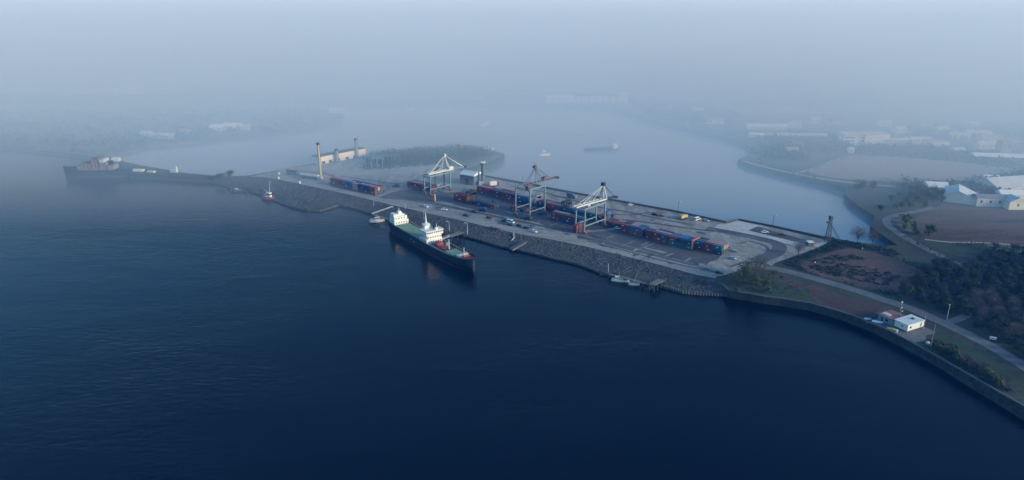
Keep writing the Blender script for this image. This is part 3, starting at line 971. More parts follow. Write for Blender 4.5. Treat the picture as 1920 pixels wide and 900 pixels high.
def crane(p, az, W, G, legh, apex, boom, label, cols, side_cab=True, rear_boom=None, bt=(.42, .85)):
    """root at the foot of the front leg; x runs across the quay, y along it"""
    c_leg, c_boom, c_stay, c_rear = cols
    t = thing('quay_crane', label, 'crane', (p.x, p.y, YARD + .07), R(az))
    leg_pts = [(0, 0), (G, 0), (0, W), (G, W)]
    for x, y in leg_pts:
        lg = MB().beam((x, y, 1.3), (x + (.4 if x == 0 else -.4), y, legh), .68, .68, .75).build('leg', c_leg, t)
    for x, y in leg_pts:
        bg = box(x - .6, x + .6, y - 1.6, y + 1.6, .45, 1.3).build('bogie', M['orange'], t)
        for k in (-1, 1):
            w_ = MB().tube((x - .3, y + k * .9, .42), (x + .3, y + k * .9, .42), .42, n=10).build('wheel', M['dark_steel'], bg)
    for y in (0, W):
        MB().beam((.4, y, 4.6), (G - .4, y, 4.6), .6).build('portal_tie', c_leg, t)
        MB().beam((-.6, y, legh), (G + .6, y, legh), .6, .8).build('top_girder', c_leg, t)
    for x in (0, G):
        MB().beam((x, .3, legh - .9), (x, W - .3, legh - .9), .6).build('cross_girder', c_leg, t)
        MB().beam((x, .3, 2.2), (x, W - .3, 2.2), .5).build('sill_beam', c_leg, t)
    x0, x1, z0, z1 = boom
    zb = lambda x: z0 + (z1 - z0) * (x - x0) / (x1 - x0)
    bm = MB()
    for y in (W / 2 - 1.3, W / 2 + 1.3):
        bm.beam((x0, y, z0), (x1, y, z1), *bt)
    n = int((x1 - x0) / 3)
    for i in range(n + 1):
        x = x0 + (x1 - x0) * i / n
        bm.beam((x, W / 2 - 1.05, zb(x)), (x, W / 2 + 1.05, zb(x)), .35)
    bm.build('boom', c_boom, t)
    if rear_boom:
        rb = MB()
        xr, zr = rear_boom
        for y in (W / 2 - 1.1, W / 2 + 1.1):
            rb.beam((x1 + .1, y, z1), (xr, y, zr), .3, .5)
            rb.beam((x1 + .1, y, z1 + 1.1), (xr, y, zr + .3), .2)
        for i in range(7):
            x = x1 + .2 + (xr - x1) * i / 7
            z = z1 + (zr - z1) * i / 7
            rb.beam((x, W / 2 - 1.1, z), (x, W / 2 + 1.1, z), .22)
            rb.beam((x, W / 2 - 1.1, z), (x + 1.4, W / 2 - 1.1, z + 1.0), .15)
        rb.build('rear_boom', c_rear, t)
        box(xr - .2, xr + 1.8, W / 2 - 1.5, W / 2 + 1.5, zr - .6, zr + .7).build('counterweight', M['dark_steel'], t)
    ax, az_ = apex
    return t, ax, az_, zb


def stay(t, a, b, w, m):
    return MB().beam(a, b, w).build('stay', m, t)


# right hand white crane
W = 7.0
t, ax, az_, zb = crane(at(1095, 438), 46, W, 21, 15.6, (22.5, 26), (-5.5, 25.2, 17.6, 16.6), 'white quay crane with its boom lowered, standing left of the near container stacks',
                       (M['steel_blue'], M['crane_white'], M['crane_white'], M['dark_steel']), rear_boom=(35.5, 15.2))
c = W / 2
for y in (c - 1.3, c + 1.3):
    stay(t, (ax, c, az_), (-1.0, y, 18.1), .34, M['crane_white'])
    stay(t, (ax, c, az_), (9.4, y, 17.6), .3, M['crane_white'])
    MB().beam((ax, c, az_), (25.0, y, 17.1), .55).build('mast_leg', M['crane_white'], t)
    MB().beam((ax - .4, c, az_), (20.6, y, 16.2), .5).build('mast_leg', M['steel_blue'], t)
    stay(t, (ax + .5, c, az_), (35.2, y * .8 + c * .2, 15.6), .18, M['dark_steel'])
box(ax - 1.0, ax + 1.0, c - 1.2, c + 1.2, az_ - .5, az_ + 1.6).build('sheave_head', M['dark_steel'], t)
box(6, 8.6, c - 1.2, c + 1.2, 14.4, 16.4).build('operator_cab', M['pale_grey'], t)
MB().tube((30, c, 15.4), (33.5, c - .5, 4.2), .10, n=5).build('hoist_rope', M['dark_steel'], t)
box(32.9, 34.3, c - 1.2, c + .2, 2.6, 4.2).build('hook_block', M['dark_steel'], t)

# left hand white crane
t, ax, az_, zb = crane(at(807.5, 367), 46, W, 19.5, 14.2, (17.4, 26.6), (1.0, 24.8, 15.4, 15.2), 'white quay crane standing in front of the blue warehouse with the white roof',
                       (M['steel_blue'], M['crane_white'], M['crane_white'], M['steel_blue']), rear_boom=(36.0, 14.6))
for y in (c - 1.3, c + 1.3):
    stay(t, (ax, c, az_), (2.0, y, 15.9), .42, M['crane_white'])
    MB().beam((ax, c, az_), (21.0, y, 15.7), .5).build('mast_leg', M['crane_white'], t)
    MB().beam((ax, c, az_), (13.0, y, 15.7), .36).build('mast_leg', M['crane_white'], t)
    stay(t, (ax, c, az_), (35.5, y * .8 + c * .2, 15.1), .3, M['crane_white'])
box(ax - .9, ax + .9, c - 1, c + 1, az_ - .4, az_ + 1.2).build('sheave_head', M['pale_grey'], t)
box(20.5, 24.5, c - 1.6, c + 1.6, 15.9, 17.4).build('machinery_house', M['cream'], t)
pts = [(14 + 4.5 * cos(pi * k / 8), c + 2.2, 14.0 + 3.6 * sin(pi * k / 8)) for k in range(9)]
mb = MB()
for p, q in zip(pts, pts[1:]):
    mb.beam(p, q, .5)
mb.beam(pts[0], (18.5, c + 2.2, 2.0), .45)
mb.beam(pts[-1], (9.5, c + 2.2, 4.0), .45)
mb.build('cable_loop', M['dark_steel'], t)

# middle red crane
W = 13.0
c = W / 2
t, ax, az_, zb = crane(at(993, 410), 46, W, 15, 19.6, (12.0, 31.6), (2.0, 19.5, 20.9, 20.9), 'dull red quay crane on blue-grey legs between the two white cranes',
                       (M['steel_blue'], M['crane_red'], M['crane_red'], M['crane_red']), rear_boom=(33.5, 20.2), bt=(.26, .5))
for q in ((3.2, c - 1.3, 21.2), (3.2, c + 1.3, 21.2), (14.0, c - 1.3, 21.2), (14.0, c + 1.3, 21.2), (19.4, c - 1.3, 21.2), (19.4, c + 1.3, 21.2), (28.0, c - 1.0, 21.0), (28, c + 1.0, 21.0)):
    stay(t, (ax, c, az_), q, .22, M['crane_red'])
box(ax - 1.2, ax + 1.2, c - 1.2, c + 1.2, az_ - .5, az_ + .9).build('sheave_head', M['crane_red'], t)
MB().tube((ax - .6, c, az_ + .9), (ax - 1.0, c, az_ + 3.6), .10, n=5).build('aerial', M['crane_red'], t)
MB().tube((ax + .6, c, az_ + .9), (ax + .9, c, az_ + 3.2), .10, n=5).build('aerial', M['crane_red'], t)
box(19.8, 23.0, c - 1.4, c + 1.4, 21.6, 23.2).build('machinery_house', M['crane_red'], t)
box(4, 6.8, c - 1.2, c + 1.2, 17.4, 20.2).build('operator_cab', M['crane_red'], t)
box(-.9, .9, W - .9, W + .9, 3.0, 6.0).build('cable_drum', M['crane_red'], t)

# ------------------------------------------------------------------ vehicles
CARM = {}


def car_root(kind):
    """car > body, windows, four wheels; x forward"""
    if kind == 'car':
        L, Wd = 4.4, 1.75
        prof = [(-2.2, .35), (2.2, .35), (2.2, .72), (1.1, .92), (-2.1, .95), (-2.2, .7)]
        cab = [(-1.75, .94), (.85, .92), (.25, 1.42), (-1.25, 1.44)]
        roof = [(-1.28, 1.43), (.28, 1.41), (.18, 1.48), (-1.2, 1.5)]
    elif kind == 'van':
        L, Wd = 5.6, 2.0
        prof = [(-2.8, .4), (2.8, .4), (2.8, 1.0), (2.3, 1.25), (1.75, 1.25), (-2.8, 1.25)]
        cab = [(-2.78, 1.25), (2.2, 1.25), (1.55, 1.95), (-2.78, 1.95)]
        roof = [(-2.8, 1.94), (1.6, 1.94), (1.4, 2.25), (-2.8, 2.25)]
    ms = []
    b = MB().side_prism(prof, -Wd / 2, Wd / 2)
    g = MB().side_prism(cab, -Wd / 2 + .12, Wd / 2 - .12)
    r_ = MB().side_prism(roof, -Wd / 2 + .14, Wd / 2 - .14)
    wh = MB().tube((0, -.11, 0), (0, .11, 0), .33, n=10)
    return dict(b=b, g=g, r=r_, wheel=wh.mesh('wheel', M['rubber']), L=L, W=Wd)


def vehicle(kind, px, py, az, colour, label, group='cars parked about the yard', roofc=None):
    key = (kind, colour, roofc)
    if key not in CARM:
        d = car_root(kind)
        d['bm'] = d['b'].mesh('body', M[colour])
        d['gm'] = d['g'].mesh('windows', M['glass'])
        d['rm'] = d['r'].mesh('roof', M[roofc or colour])
        CARM[key] = d
    d = CARM[key]
    p = at(px, py)
    t = thing('parked_car' if kind == 'car' else 'parked_van', label, kind, (p.x, p.y, YARD + .06), R(az), group)
    link('body', d['bm'], t)
    link('windows', d['gm'], t)
    link('roof', d['rm'], t)
    for x in (-d['L'] * .3, d['L'] * .3):
        for y in (-1, 1):
            link('wheel', d['wheel'], t, (x, y * (d['W'] / 2 - .1), .33))
    return t


Y0 = -37
vehicle('car', 798, 388.5, Y0, 'car_white', 'white car on the quayside road, nearest the left white crane')
vehicle('car', 833, 394.5, Y0 + 25, 'car_white', 'white car parked askew on the quayside road above the ship\'s bridge')
vehicle('car', 874, 405.5, Y0, 'car_blue', 'dark blue car alone on the quayside road')
vehicle('car', 889, 398.5, Y0, 'car_maroon', 'dark maroon car behind the blue car on the quayside road')
vehicle('car', 917.5, 409.5, Y0, 'car_red', 'bright red car by itself on the quayside road')
vehicle('car', 946, 415, Y0 + 70, 'car_black', 'black car at the left end of the parked cluster on the quayside road')
vehicle('van', 957, 418, Y0, 'car_white', 'white van in the cluster of cars on the quayside road', roofc='car_white')
vehicle('car', 957, 423, Y0, 'car_teal', 'dark teal car in front of the white van in the cluster')
vehicle('car', 974, 424.5, Y0, 'car_maroon', 'maroon car in the middle of the parked cluster on the quayside road')
vehicle('car', 987, 429, Y0, 'car_blue', 'dark blue car at the right end of the parked cluster')
vehicle('car', 1001, 435.5, Y0, 'car_white', 'white car just right of the parked cluster on the quayside road')
vehicle('car', 1158, 429.5, Y0 + 20, 'car_white', 'white car beside the left end of the near container stacks')
vehicle('car', 1373, 486, Y0, 'car_silver', 'silver car on the open ground right of the near container stacks')
vehicle('car', 1348, 513, Y0 + 20, 'car_green', 'dark green car at the edge of the yard beside the trees')
vehicle('car', 1183, 385.5, 5, 'car_white', 'white car beside the far parapet right of the white crane')
vehicle('car', 1239, 405.5, -10, 'car_red', 'red car with the black one touching it near the far parapet')
vehicle('car', 1228, 403.5, -30, 'car_black', 'black car behind the red one near the far parapet')
vehicle('van', 1307, 413, 40, 'car_cream', 'cream van parked by the far parapet', roofc='car_white')
vehicle('car', 1323, 415, -35, 'car_silver', 'silver car parked to the right of the cream van')
vehicle('car', 756, 306.5, 10, 'car_white', 'white car beside the wooded island at the far end of the yard', roofc='car_white')
vehicle('van', 760, 303.5, 10, 'car_white', 'white van beside the wooded island at the far end of the yard', roofc='car_white')

# trucks and tractors


def truck(px, py, az, cabm, bodym, label, L=7.0, H=2.6, W_=2.4, name='parked_truck'):
    p = at(px, py)
    t = thing(name, label, 'truck', (p.x, p.y, YARD + .06), R(az))
    box(-L / 2, L / 2, -.5, .5, .6, .95).build('chassis', M['dark_steel'], t)
    cb = MB().side_prism([(L / 2 - 2.0, .8), (L / 2, .8), (L / 2, 1.7), (L / 2 - .4, 2.7), (L / 2 - 2.0, 2.7)], -W_ / 2, W_ / 2).build('cab', cabm, t)
    MB().side_prism([(L / 2 - .03, 1.75), (L / 2 + .02, 1.75), (L / 2 - .36, 2.55), (L / 2 - .42, 2.55)], -W_ / 2 + .15, W_ / 2 - .15).build('windscreen', M['glass'], cb)
    if bodym:
        box(-L / 2, L / 2 - 2.2, -W_ / 2, W_ / 2, 1.0, 1.0 + H).build('load_body', bodym, t)
    wm = MB().tube((0, -.15, 0), (0, .15, 0), .5, n=10).mesh('wheel', M['rubber'])
    for x in (-L * .33, -L * .16, L * .34):
        for y in (-1, 1):
            link('wheel', wm, t, (x, y * (W_ / 2 - .2), .5))
    return t


truck(1281, 410.5, 40, M['buff'], M['buff'], 'buff yellow lorry with a box body near the far parapet', 6.5, 2.0)
truck(927, 349, 20, M['car_red'], M['cream'], 'lorry with a cream box body and red cab beside the light tower', 7.5, 3.0)
truck(1169, 428, -30, M['pink_crate'], None, 'dusty pink flatbed lorry behind the first near container stack', 8)
truck(1146, 426.5, -20, M['dark_steel'], None, 'dark yard tractor parked between the white crane and the near stacks', 5.5)
truck(1018, 403, -10, M['dark_steel'], None, 'dark yard tractor below the red crane\'s right leg', 6)
truck(921, 383, 20, M['dark_steel'], None, 'dark yard tractor at the right end of a low container line', 6)
truck(989, 411.5, -30, M['dark_steel'], None, 'dark yard tractor at the foot of the red crane', 4.5)

# straddle carrier between container lines: tall and dark
def straddle(px, py, az, m, label, h=8.0):
    p = at(px, py)
    t = thing('straddle_carrier', label, 'straddle carrier', (p.x, p.y, YARD + .06), R(az))
    for x in (-3, 3):
        for y in (-2, 2):
            MB().beam((x, y, 1.2), (x, y, h), .45).build('leg', m, t)
    for y in (-2, 2):
        box(-4, 4, y - .35, y + .35, .7, 1.25).build('side_beam', m, t)
        for x in (-3.2, -1.1, 1.1, 3.2):
            MB().tube((x, y - .25, .6), (x, y + .25, .6), .6, n=10).build('wheel', M['rubber'], t)
    box(-3.4, 3.4, -2.3, 2.3, h, h + .7).build('top_frame', m, t)
    box(2.2, 3.9, -1.0, 1.0, h - 2.3, h - .1).build('cab', M['glass'], t)
    return t


straddle(884, 380.5, 52, M['dark_steel'], 'dark straddle carrier at the right end of the short red stack')

straddle(1062, 400, 52, M['dark_steel'], 'dark straddle carrier behind the stack before the right white crane')
straddle(1006, 386, 52, M['grey'], 'grey straddle carrier in the row under the red crane', 7.5)
truck(905, 396, -38, M['car_blue'], None, 'blue yard tractor in front of the low container line', 6)
truck(742, 351, -35, M['dark_steel'], None, 'dark yard tractor between the far stack and the stack under the left crane', 6)
truck(1072, 372, -35, M['grey'], M['blue_grey_clad'], 'grey lorry with a blue-grey box body on the far side of the container rows', 7.5)
truck(1220, 436.5, -38, M['car_red'], M['grey'], 'red lorry with a grey box body behind the near stacks', 7.5)
# orange forklift with a raised pale mast by the left crane
p = at(813, 377.5)
t = thing('forklift', 'orange forklift with a tall cream mast below the left white crane', 'forklift', (p.x, p.y, YARD + .06), R(-20))
box(-1.7, 1.2, -.9, .9, .4, 1.5).build('body', M['orange'], t)
box(-.9, .5, -.8, .8, 2.3, 2.45).build('cab_roof', M['orange'], t)
for x in (-.8, .4):
    for y in (-.7, .7):
        MB().beam((x, y, 1.5), (x, y, 2.3), .1).build('cab_post', M['dark_steel'], t)
for y in (-.55, .55):
    MB().beam((1.4, y, .2), (1.1, y, 5.4), .36, .36).build('mast', M['cream'], t)
MB().box(1.5, 2.6, -.5, -.3, .2, .3).box(1.5, 2.6, .3, .5, .2, .3).build('forks', M['dark_steel'], t)
for x in (-1.1, .8):
    for y in (-.85, .85):
        MB().tube((x, y - .15, .4), (x, y + .15, .4), .4, n=10).build('wheel', M['rubber'], t)
# two long low wagons near the chimneys
def wagon(px, py, az, L, roofm, label):
    p = at(px, py)
    t = thing('rail_wagon', label, 'wagon', (p.x, p.y, YARD + .06), R(az))
    sec = [(-1.4, 1.0), (1.4, 1.0), (1.5, 2.6), (1.05, 3.5), (-1.05, 3.5), (-1.5, 2.6)]
    MB().rings([[(x, y, z) for y, z in sec] for x in (-L / 2, L / 2)]).build('body', M['blue_grey_clad'], t)
    MB().rings([[(x, y, z) for y, z in [(-1.52, 2.65), (1.52, 2.65), (1.1, 3.6), (0, 3.85), (-1.1, 3.6)]] for x in (-L / 2 - .05, L / 2 + .05)]).build('roof', roofm, t)
    for x in (-L * .36, L * .36):
        bgy = box(x - 1.3, x + 1.3, -1.0, 1.0, .45, 1.0).build('bogie', M['dark_steel'], t)
        for k in (-.8, .8):
            MB().tube((x + k, -1.0, .42), (x + k, 1.0, .42), .42, n=10).build('wheel_set', M['dark_steel'], bgy)
    for k in range(4):
        x = -L / 2 + L * (k + .5) / 4
        box(x - 1.0, x + 1.0, -1.56, -1.40, 1.1, 2.5).build('panel', M['steel_blue'], t)
    return t


wagon(581, 335, -22, 17, M['offwhite'], 'long wagon with a white roof beside the tall pale chimney')
wagon(549, 327.5, -28, 11, M['roof_slate'], 'short dark wagon left of the white-roofed wagon')

# ------------------------------------------------------------------ ships and boats


def hull_rings(secs):
    """secs: (x, half breadth at deck, half breadth at water, deck height)"""
    out = []
    for x, bd, bw, h in secs:
        out.append([(x, -bd, h), (x, -bd * .97 - bw * .03, h * .55), (x, -bw, 0.0), (x, -bw * .85, -.55), (x, bw * .85, -.55), (x, bw, 0.0), (x, bd * .97 + bw * .03, h * .55), (x, bd, h)])
    return out


def bulwark(mb, secs, hgt, th=.14, i0=0, i1=None):
    """thin upright plate along both sides of the deck edge"""
    s = secs[i0:i1]
    for sg in (-1, 1):
        for a, b in zip(s, s[1:]):
            y0, y1 = sg * (a[1] - th / 2), sg * (b[1] - th / 2)
            mb.beam((a[0], y0, a[3] + hgt / 2), (b[0], y1, b[3] + hgt / 2), th, hgt)


g0 = at(710 + 100 / 7.5, 390 + 190 / 7.5, 5.5)
f0 = R(-50.5)
u0, v0 = Vector((cos(f0), sin(f0), 0)), Vector((-sin(f0), cos(f0), 0))
HD = -54.2
uh = Vector((cos(R(HD)), sin(R(HD)), 0))
sp = g0 + u0 * 55 + v0 * 2.0 - uh * 55
ship = thing('cargo_ship', 'dark navy cargo ship with white superstructures and green hatch covers moored at the jetty', 'ship', (sp.x, sp.y, 0), R(HD))
SEC = [(-.6, 2.6, 1.4, 5.9), (1.0, 4.4, 3.2, 5.9), (5, 5.4, 4.8, 5.7), (11, 5.75, 5.6, 5.3), (24, 5.75, 5.75, 5.0), (45, 5.75, 5.75, 4.9), (64, 5.75, 5.7, 5.0), (74, 5.6, 5.0, 5.3),
       (82, 5.3, 3.6, 5.9), (88, 4.8, 2.0, 6.6), (91.5, 4.0, .8, 7.0), (94, 2.9, .25, 7.3), (95.6, 1.5, .1, 7.45), (96.2, .5, .05, 7.5)]
MB().rings(hull_rings(SEC)).build('hull', M['hull'], ship)
bw = MB()
bulwark(bw, SEC, .9)
bw.build('bulwark', M['hull'], ship)
bt = MB()
for sg in (-1, 1):
    for a, b in zip(SEC, SEC[1:]):
        bt.beam((a[0], sg * (a[2] + .05), .25), (b[0], sg * (b[2] + .05), .25), .12, .5)
bt.build('boot_stripe', M['boot'], ship)
# decks
MB().poly([(.8, -4.0, 5.93), (4.2, -4.9, 5.85), (4.2, 4.9, 5.85), (.8, 4.0, 5.93)]).build('poop_deck', M['deck_green'], ship)
MB().poly([(12.2, -5.4, 5.42), (45, -5.4, 5.02), (45, 5.4, 5.02), (12.2, 5.4, 5.42)]).build('main_deck', M['deck_green'], ship)
for k in range(3):
    x0 = 13.0 + k * 10.6
    h = box(x0, x0 + 10.3, -4.7, 4.7, 5.3, 6.15).build('hatch_cover', M['deck_green'], ship)
    rb = MB()
    for i in range(1, 5):
        rb.box(x0 + i * 2.06 - .07, x0 + i * 2.06 + .07, -4.6, 4.6, 6.15, 6.21)
    rb.build('seam', M['deck_green'], h)
# after house
hs = box(4.4, 11.6, -5.0, 5.0, 5.6, 8.4).build('stern_house', M['white'], ship)
box(4.8, 11.0, -4.7, 4.4, 8.4, 10.8).build('upper_house', M['white'], ship)
box(5.4, 10.2, -4.6, -1.8, 10.8, 12.4).build('stern_tower', M['white'], ship)
box(5.6, 9.4, -1.6, 3.2, 10.8, 11.7).build('boat_deck', M['white'], ship)
MB().frustum((8, .4), 1.5, 1.2, 1.2, 1.0, 11.7, 13.6).build('funnel', M['white'], ship)
MB().tube((8, .4, 13.6), (8, .4, 15.8), .22, .12, 6).build('mast', M['white'], ship)
for y in (-3.6, -1.8, 0, 1.8, 3.6):
    box(11.58, 11.64, y - .35, y + .35, 6.6, 7.3).build('window', M['glass'], ship)
for y in (-3.4, -1.5, .4, 2.3):
    box(10.98, 11.04, y - .35, y + .35, 9.3, 10.0).build('window', M['glass'], ship)
MB().lathe([(.1, 0), (.75, .35), (.75, .7), (.1, 1.0)], 10, (6.0, 4.4)).build('life_raft', M['orange'], ship).location = (0, 0, 8.42)
# bridge amidships
box(44.8, 53.4, -5.3, 5.3, 5.0, 7.6).build('deckhouse', M['white'], ship)
box(45.6, 53.0, -4.4, 5.0, 7.6, 10.2).build('accommodation', M['white'], ship)
MB().box(44.8, 53.4, -5.6, -4.4, 7.6, 7.72).box(45.0, 53.2, -5.6, -4.2, 10.2, 10.32).build('side_walkway', M['white'], ship)
pl = MB()
for x in (45.2, 47.8, 50.4, 53.0):
    pl.beam((x, -5.45, 5.0), (x, -5.45, 12.6), .16)
pl.build('walkway_posts', M['white'], ship)
br = box(47.4, 53.6, -5.5, 5.9, 10.32, 12.9).build('bridge', M['white'], ship)
for i in range(9):
    y = -4.9 + i * 1.25
    box(53.58, 53.66, y - .42, y + .42, 11.5, 12.4).build('bridge_window', M['glass'], br)
for i in range(6):
    y = -3.9 + i * 1.6
    box(52.98, 53.04, y - .35, y + .35, 8.6, 9.3).build('window', M['glass'], ship)
    box(53.38, 53.44, y - .35, y + .35, 6.0, 6.7).build('window', M['glass'], ship)
for i in range(4):
    x = 46.6 + i * 1.9
    box(x - .4, x + .4, -4.44, -4.39, 8.6, 9.4).build('window', M['glass'], ship)
    box(x - .4, x + .4, -5.34, -5.29, 6.0, 6.8).build('window', M['glass'], ship)
box(46.2, 53.9, -5.9, 6.3, 12.9, 13.1).build('bridge_roof', M['white'], ship)
box(45.4, 48.2, -3.4, 0.6, 10.3, 15.0).build('mast_house', M['white'], ship)
MB().lathe([(.4, 15.0), (2.5, 15.3), (2.5, 15.7), (.7, 16.2), (.45, 18), (.15, 22.6)], 10, (46.6, -1.6)).build('main_mast', M['white'], ship)
box(49.2, 51.4, 1.5, 4.0, 13.1, 15.2).build('funnel', M['hull'], ship)
MB().tube((52.4, 2.2, 13.1), (52.4, 2.2, 16.6), .16, n=6).build('radar_mast', M['white'], ship)
box(51.6, 53.0, 1.2, 3.0, 13.1, 14.3).build('radar_housing', M['white'], ship)
# fore part
MB().lathe([(3.1, 5.0), (3.1, 6.3), (2.5, 7.2), (.9, 7.8), (.1, 7.9)], 8, (58.2, 0)).build('dome_hatch', M['deck_red'], ship)
MB().poly([(53.6, -5.5, 5.03), (71, -5.5, 5.26), (71, 5.5, 5.26), (53.6, 5.5, 5.03)]).build('fore_deck', M['roof_slate'], ship)
pp = MB()
for y, z in ((-2.2, 5.9), (-1.1, 6.2), (0, 5.9), (1.1, 6.2)):
    pp.tube((61.8, y, z), (70.2, y, z), .3, n=6)
for x in (63, 65.5, 68):
    pp.box(x - .15, x + .15, -3, 2, 5.1, 5.7)
    pp.tube((x, -3, 6.4), (x, 2, 6.4), .2, n=6)
pp.build('deck_pipes', M['deck_red'], ship)
box(60.5, 62.2, 2.8, 4.8, 5.1, 7.0).build('winch_house', M['deck_green'], ship)
MB().tube((69.4, .4, 5.2), (69.4, .4, 12.0), .32, .2, 8).build('derrick_post', M['white'], ship)
hc = box(71.6, 80.8, -3.9, 3.6, 5.3, 6.4).build('hatch_cover', M['deck_green'], ship)
sm = MB()
for i in range(1, 4):
    sm.box(71.6 + i * 2.3 - .07, 71.6 + i * 2.3 + .07, -3.8, 3.5, 6.4, 6.46)
sm.build('seam', M['deck_green'], hc)
box(71, 81, 4.3, 4.7, 5.4, 6.8).build('pipe_rack', M['deck_red'], ship)
box(83.2, 85.0, -3.6, 3.6, 6.0, 7.6).build('breakwater', M['pale_grey'], ship)
MB().tube((84.6, 1.0, 7.6), (84.6, 1.0, 11.2), .2, n=6).build('foremast', M['white'], ship)
MB().poly([(85.2, -4.6, 6.42), (88, -4.4, 6.68), (91.5, -3.6, 7.08), (94, -2.5, 7.38), (95.3, -1.2, 7.48), (95.3, 1.2, 7.48), (94, 2.5, 7.38), (91.5, 3.6, 7.08), (88, 4.4, 6.68), (85.2, 4.6, 6.42)]).build('forecastle_deck', M['deck_red'], ship)
MB().tube((88.4, -1.9, 7.7), (88.4, 1.9, 7.7), .6, n=10).build('windlass', M['deck_red'], ship)
box(86.2, 87.0, -2.8, -2.0, 6.8, 8.0).build('ventilator', M['white'], ship)
for x in (84, 86):
    for y in (-3.1, 3.1):
        MB().lathe([(.25, 6.3), (.25, 7.0), (.35, 7.05), (.35, 7.2)], 8, (x, y)).build('bollard', M['pale_grey'], ship)
# marks on the side: two small pale draught marks
MB().box(34.0, 34.8, -5.80, -5.765, 2.9, 3.9).box(37.0, 39.6, -5.80, -5.765, 2.6, 3.0).build('hull_mark', M['pale_grey'], ship)

# rails along the open decks
rl = MB()
for a_, b_ in (((12.5, -5.6), (44.5, -5.6)), ((12.5, 5.6), (44.5, 5.6)), ((54, -5.6), (82, -5.0)), ((54, 5.6), (82, 5.0))):
    for zz in (6.35, 6.75):
        rl.beam((a_[0], a_[1], zz), (b_[0], b_[1], zz), .07)
    n_ = int((b_[0] - a_[0]) / 2.5)
    for i in range(n_ + 1):
        q_ = i / n_
        rl.beam((a_[0] + (b_[0] - a_[0]) * q_, a_[1] + (b_[1] - a_[1]) * q_, 5.9), (a_[0] + (b_[0] - a_[0]) * q_, a_[1] + (b_[1] - a_[1]) * q_, 6.75), .07)
rl.build('rails', M['pale_grey'], ship)
# mooring lines to the shore
for k, (lx, ly, lz, px_, py_) in enumerate([(2.0, 3.6, 6.0, 740, 402), (6.0, 5.2, 5.9, 775, 421), (90.0, 2.4, 7.4, 905, 457), (86.0, 3.6, 6.9, 893, 452)]):
    ml = MB()
    a_ = sp + uh * lx + Vector((-uh.y, uh.x, 0)) * ly
    a_.z = lz
    b_ = at(px_, py_, 1.9)
    pr_ = None
    for i in range(9):
        q_ = i / 8
        p_ = a_.lerp(b_, q_)
        p_.z -= .8 * 4 * q_ * (1 - q_)
        if pr_ is not None:
            ml.tube(pr_ - a_, p_ - a_, .07, n=4)
        pr_ = p_
    o = ml.build('mooring_line', M['rubber'])
    o.location = a_
    tag(o, ['mooring line from the cargo ship\'s stern rail to the bank, outer one', 'mooring line from the cargo ship\'s stern to the bank, inner one', 'mooring line from the cargo ship\'s bow tip to the stone slope', 'mooring line from just behind the cargo ship\'s bow to the slope'][k], 'rope')

# ship far out on the left
sp2 = at(186, 331.5, 0)
fs = thing('far_ship', 'grey-blue ship with pinkish deck cargo lying by the tip of the low spit', 'ship', (sp2.x, sp2.y + 2, 0), R(184))
SEC2 = [(-27, 4.5, 3.5, 6.0), (-24, 5.2, 4.6, 5.8), (-10, 5.4, 5.2, 5.4), (14, 5.4, 5.0, 5.6), (20, 4.6, 2.6, 6.4), (24.5, 2.6, .8, 7.4), (28, .2, .05, 8.2)]
MB().rings(hull_rings(SEC2)).build('hull', M['far_hull'], fs)
b2 = MB()
bulwark(b2, SEC2, .8)
b2.build('bulwark', M['far_hull'], fs)
r2 = random.Random(4)
for x, n in ((14.0, 2), (11, 3), (8, 3), (5, 3), (2, 5), (-1, 5)):
    for k in range(n):
        box(x - 1.3, x + 1.3, -4.2 + r2.uniform(0, .5), 4.2 - r2.uniform(0, .5), 5.75 + k * 1.95, 7.6 + k * 1.95).build('deck_cargo', M['pink_crate'], fs)
box(-8, -3, -4.6, 4.6, 5.5, 12.5).build('deckhouse', M['pink_crate'], fs)
box(-7, -3.4, -4.9, 4.9, 12.5, 14.8).build('bridge', M['pale_grey'], fs)
MB().tube((-6, 0, 14.8), (-6, 0, 19), .3, .15, 6).build('mast', M['grey'], fs)
box(-14, -9, -4.4, 4.4, 5.5, 9.8).build('stern_house', M['grey'], fs)
box(-12, -10, -1.2, 1.2, 9.8, 13).build('funnel', M['far_hull'], fs)
MB().tube((18.5, 0, 6.4), (18.5, 0, 16.5), .35, .2, 6).build('foremast', M['pink_crate'], fs)
for k in range(3):
    box(-25.5 + k * 3.8, -22.3 + k * 3.8, -4.4, 4.4, 5.6, 6.6).build('hatch_cover', M['far_hull'], fs)


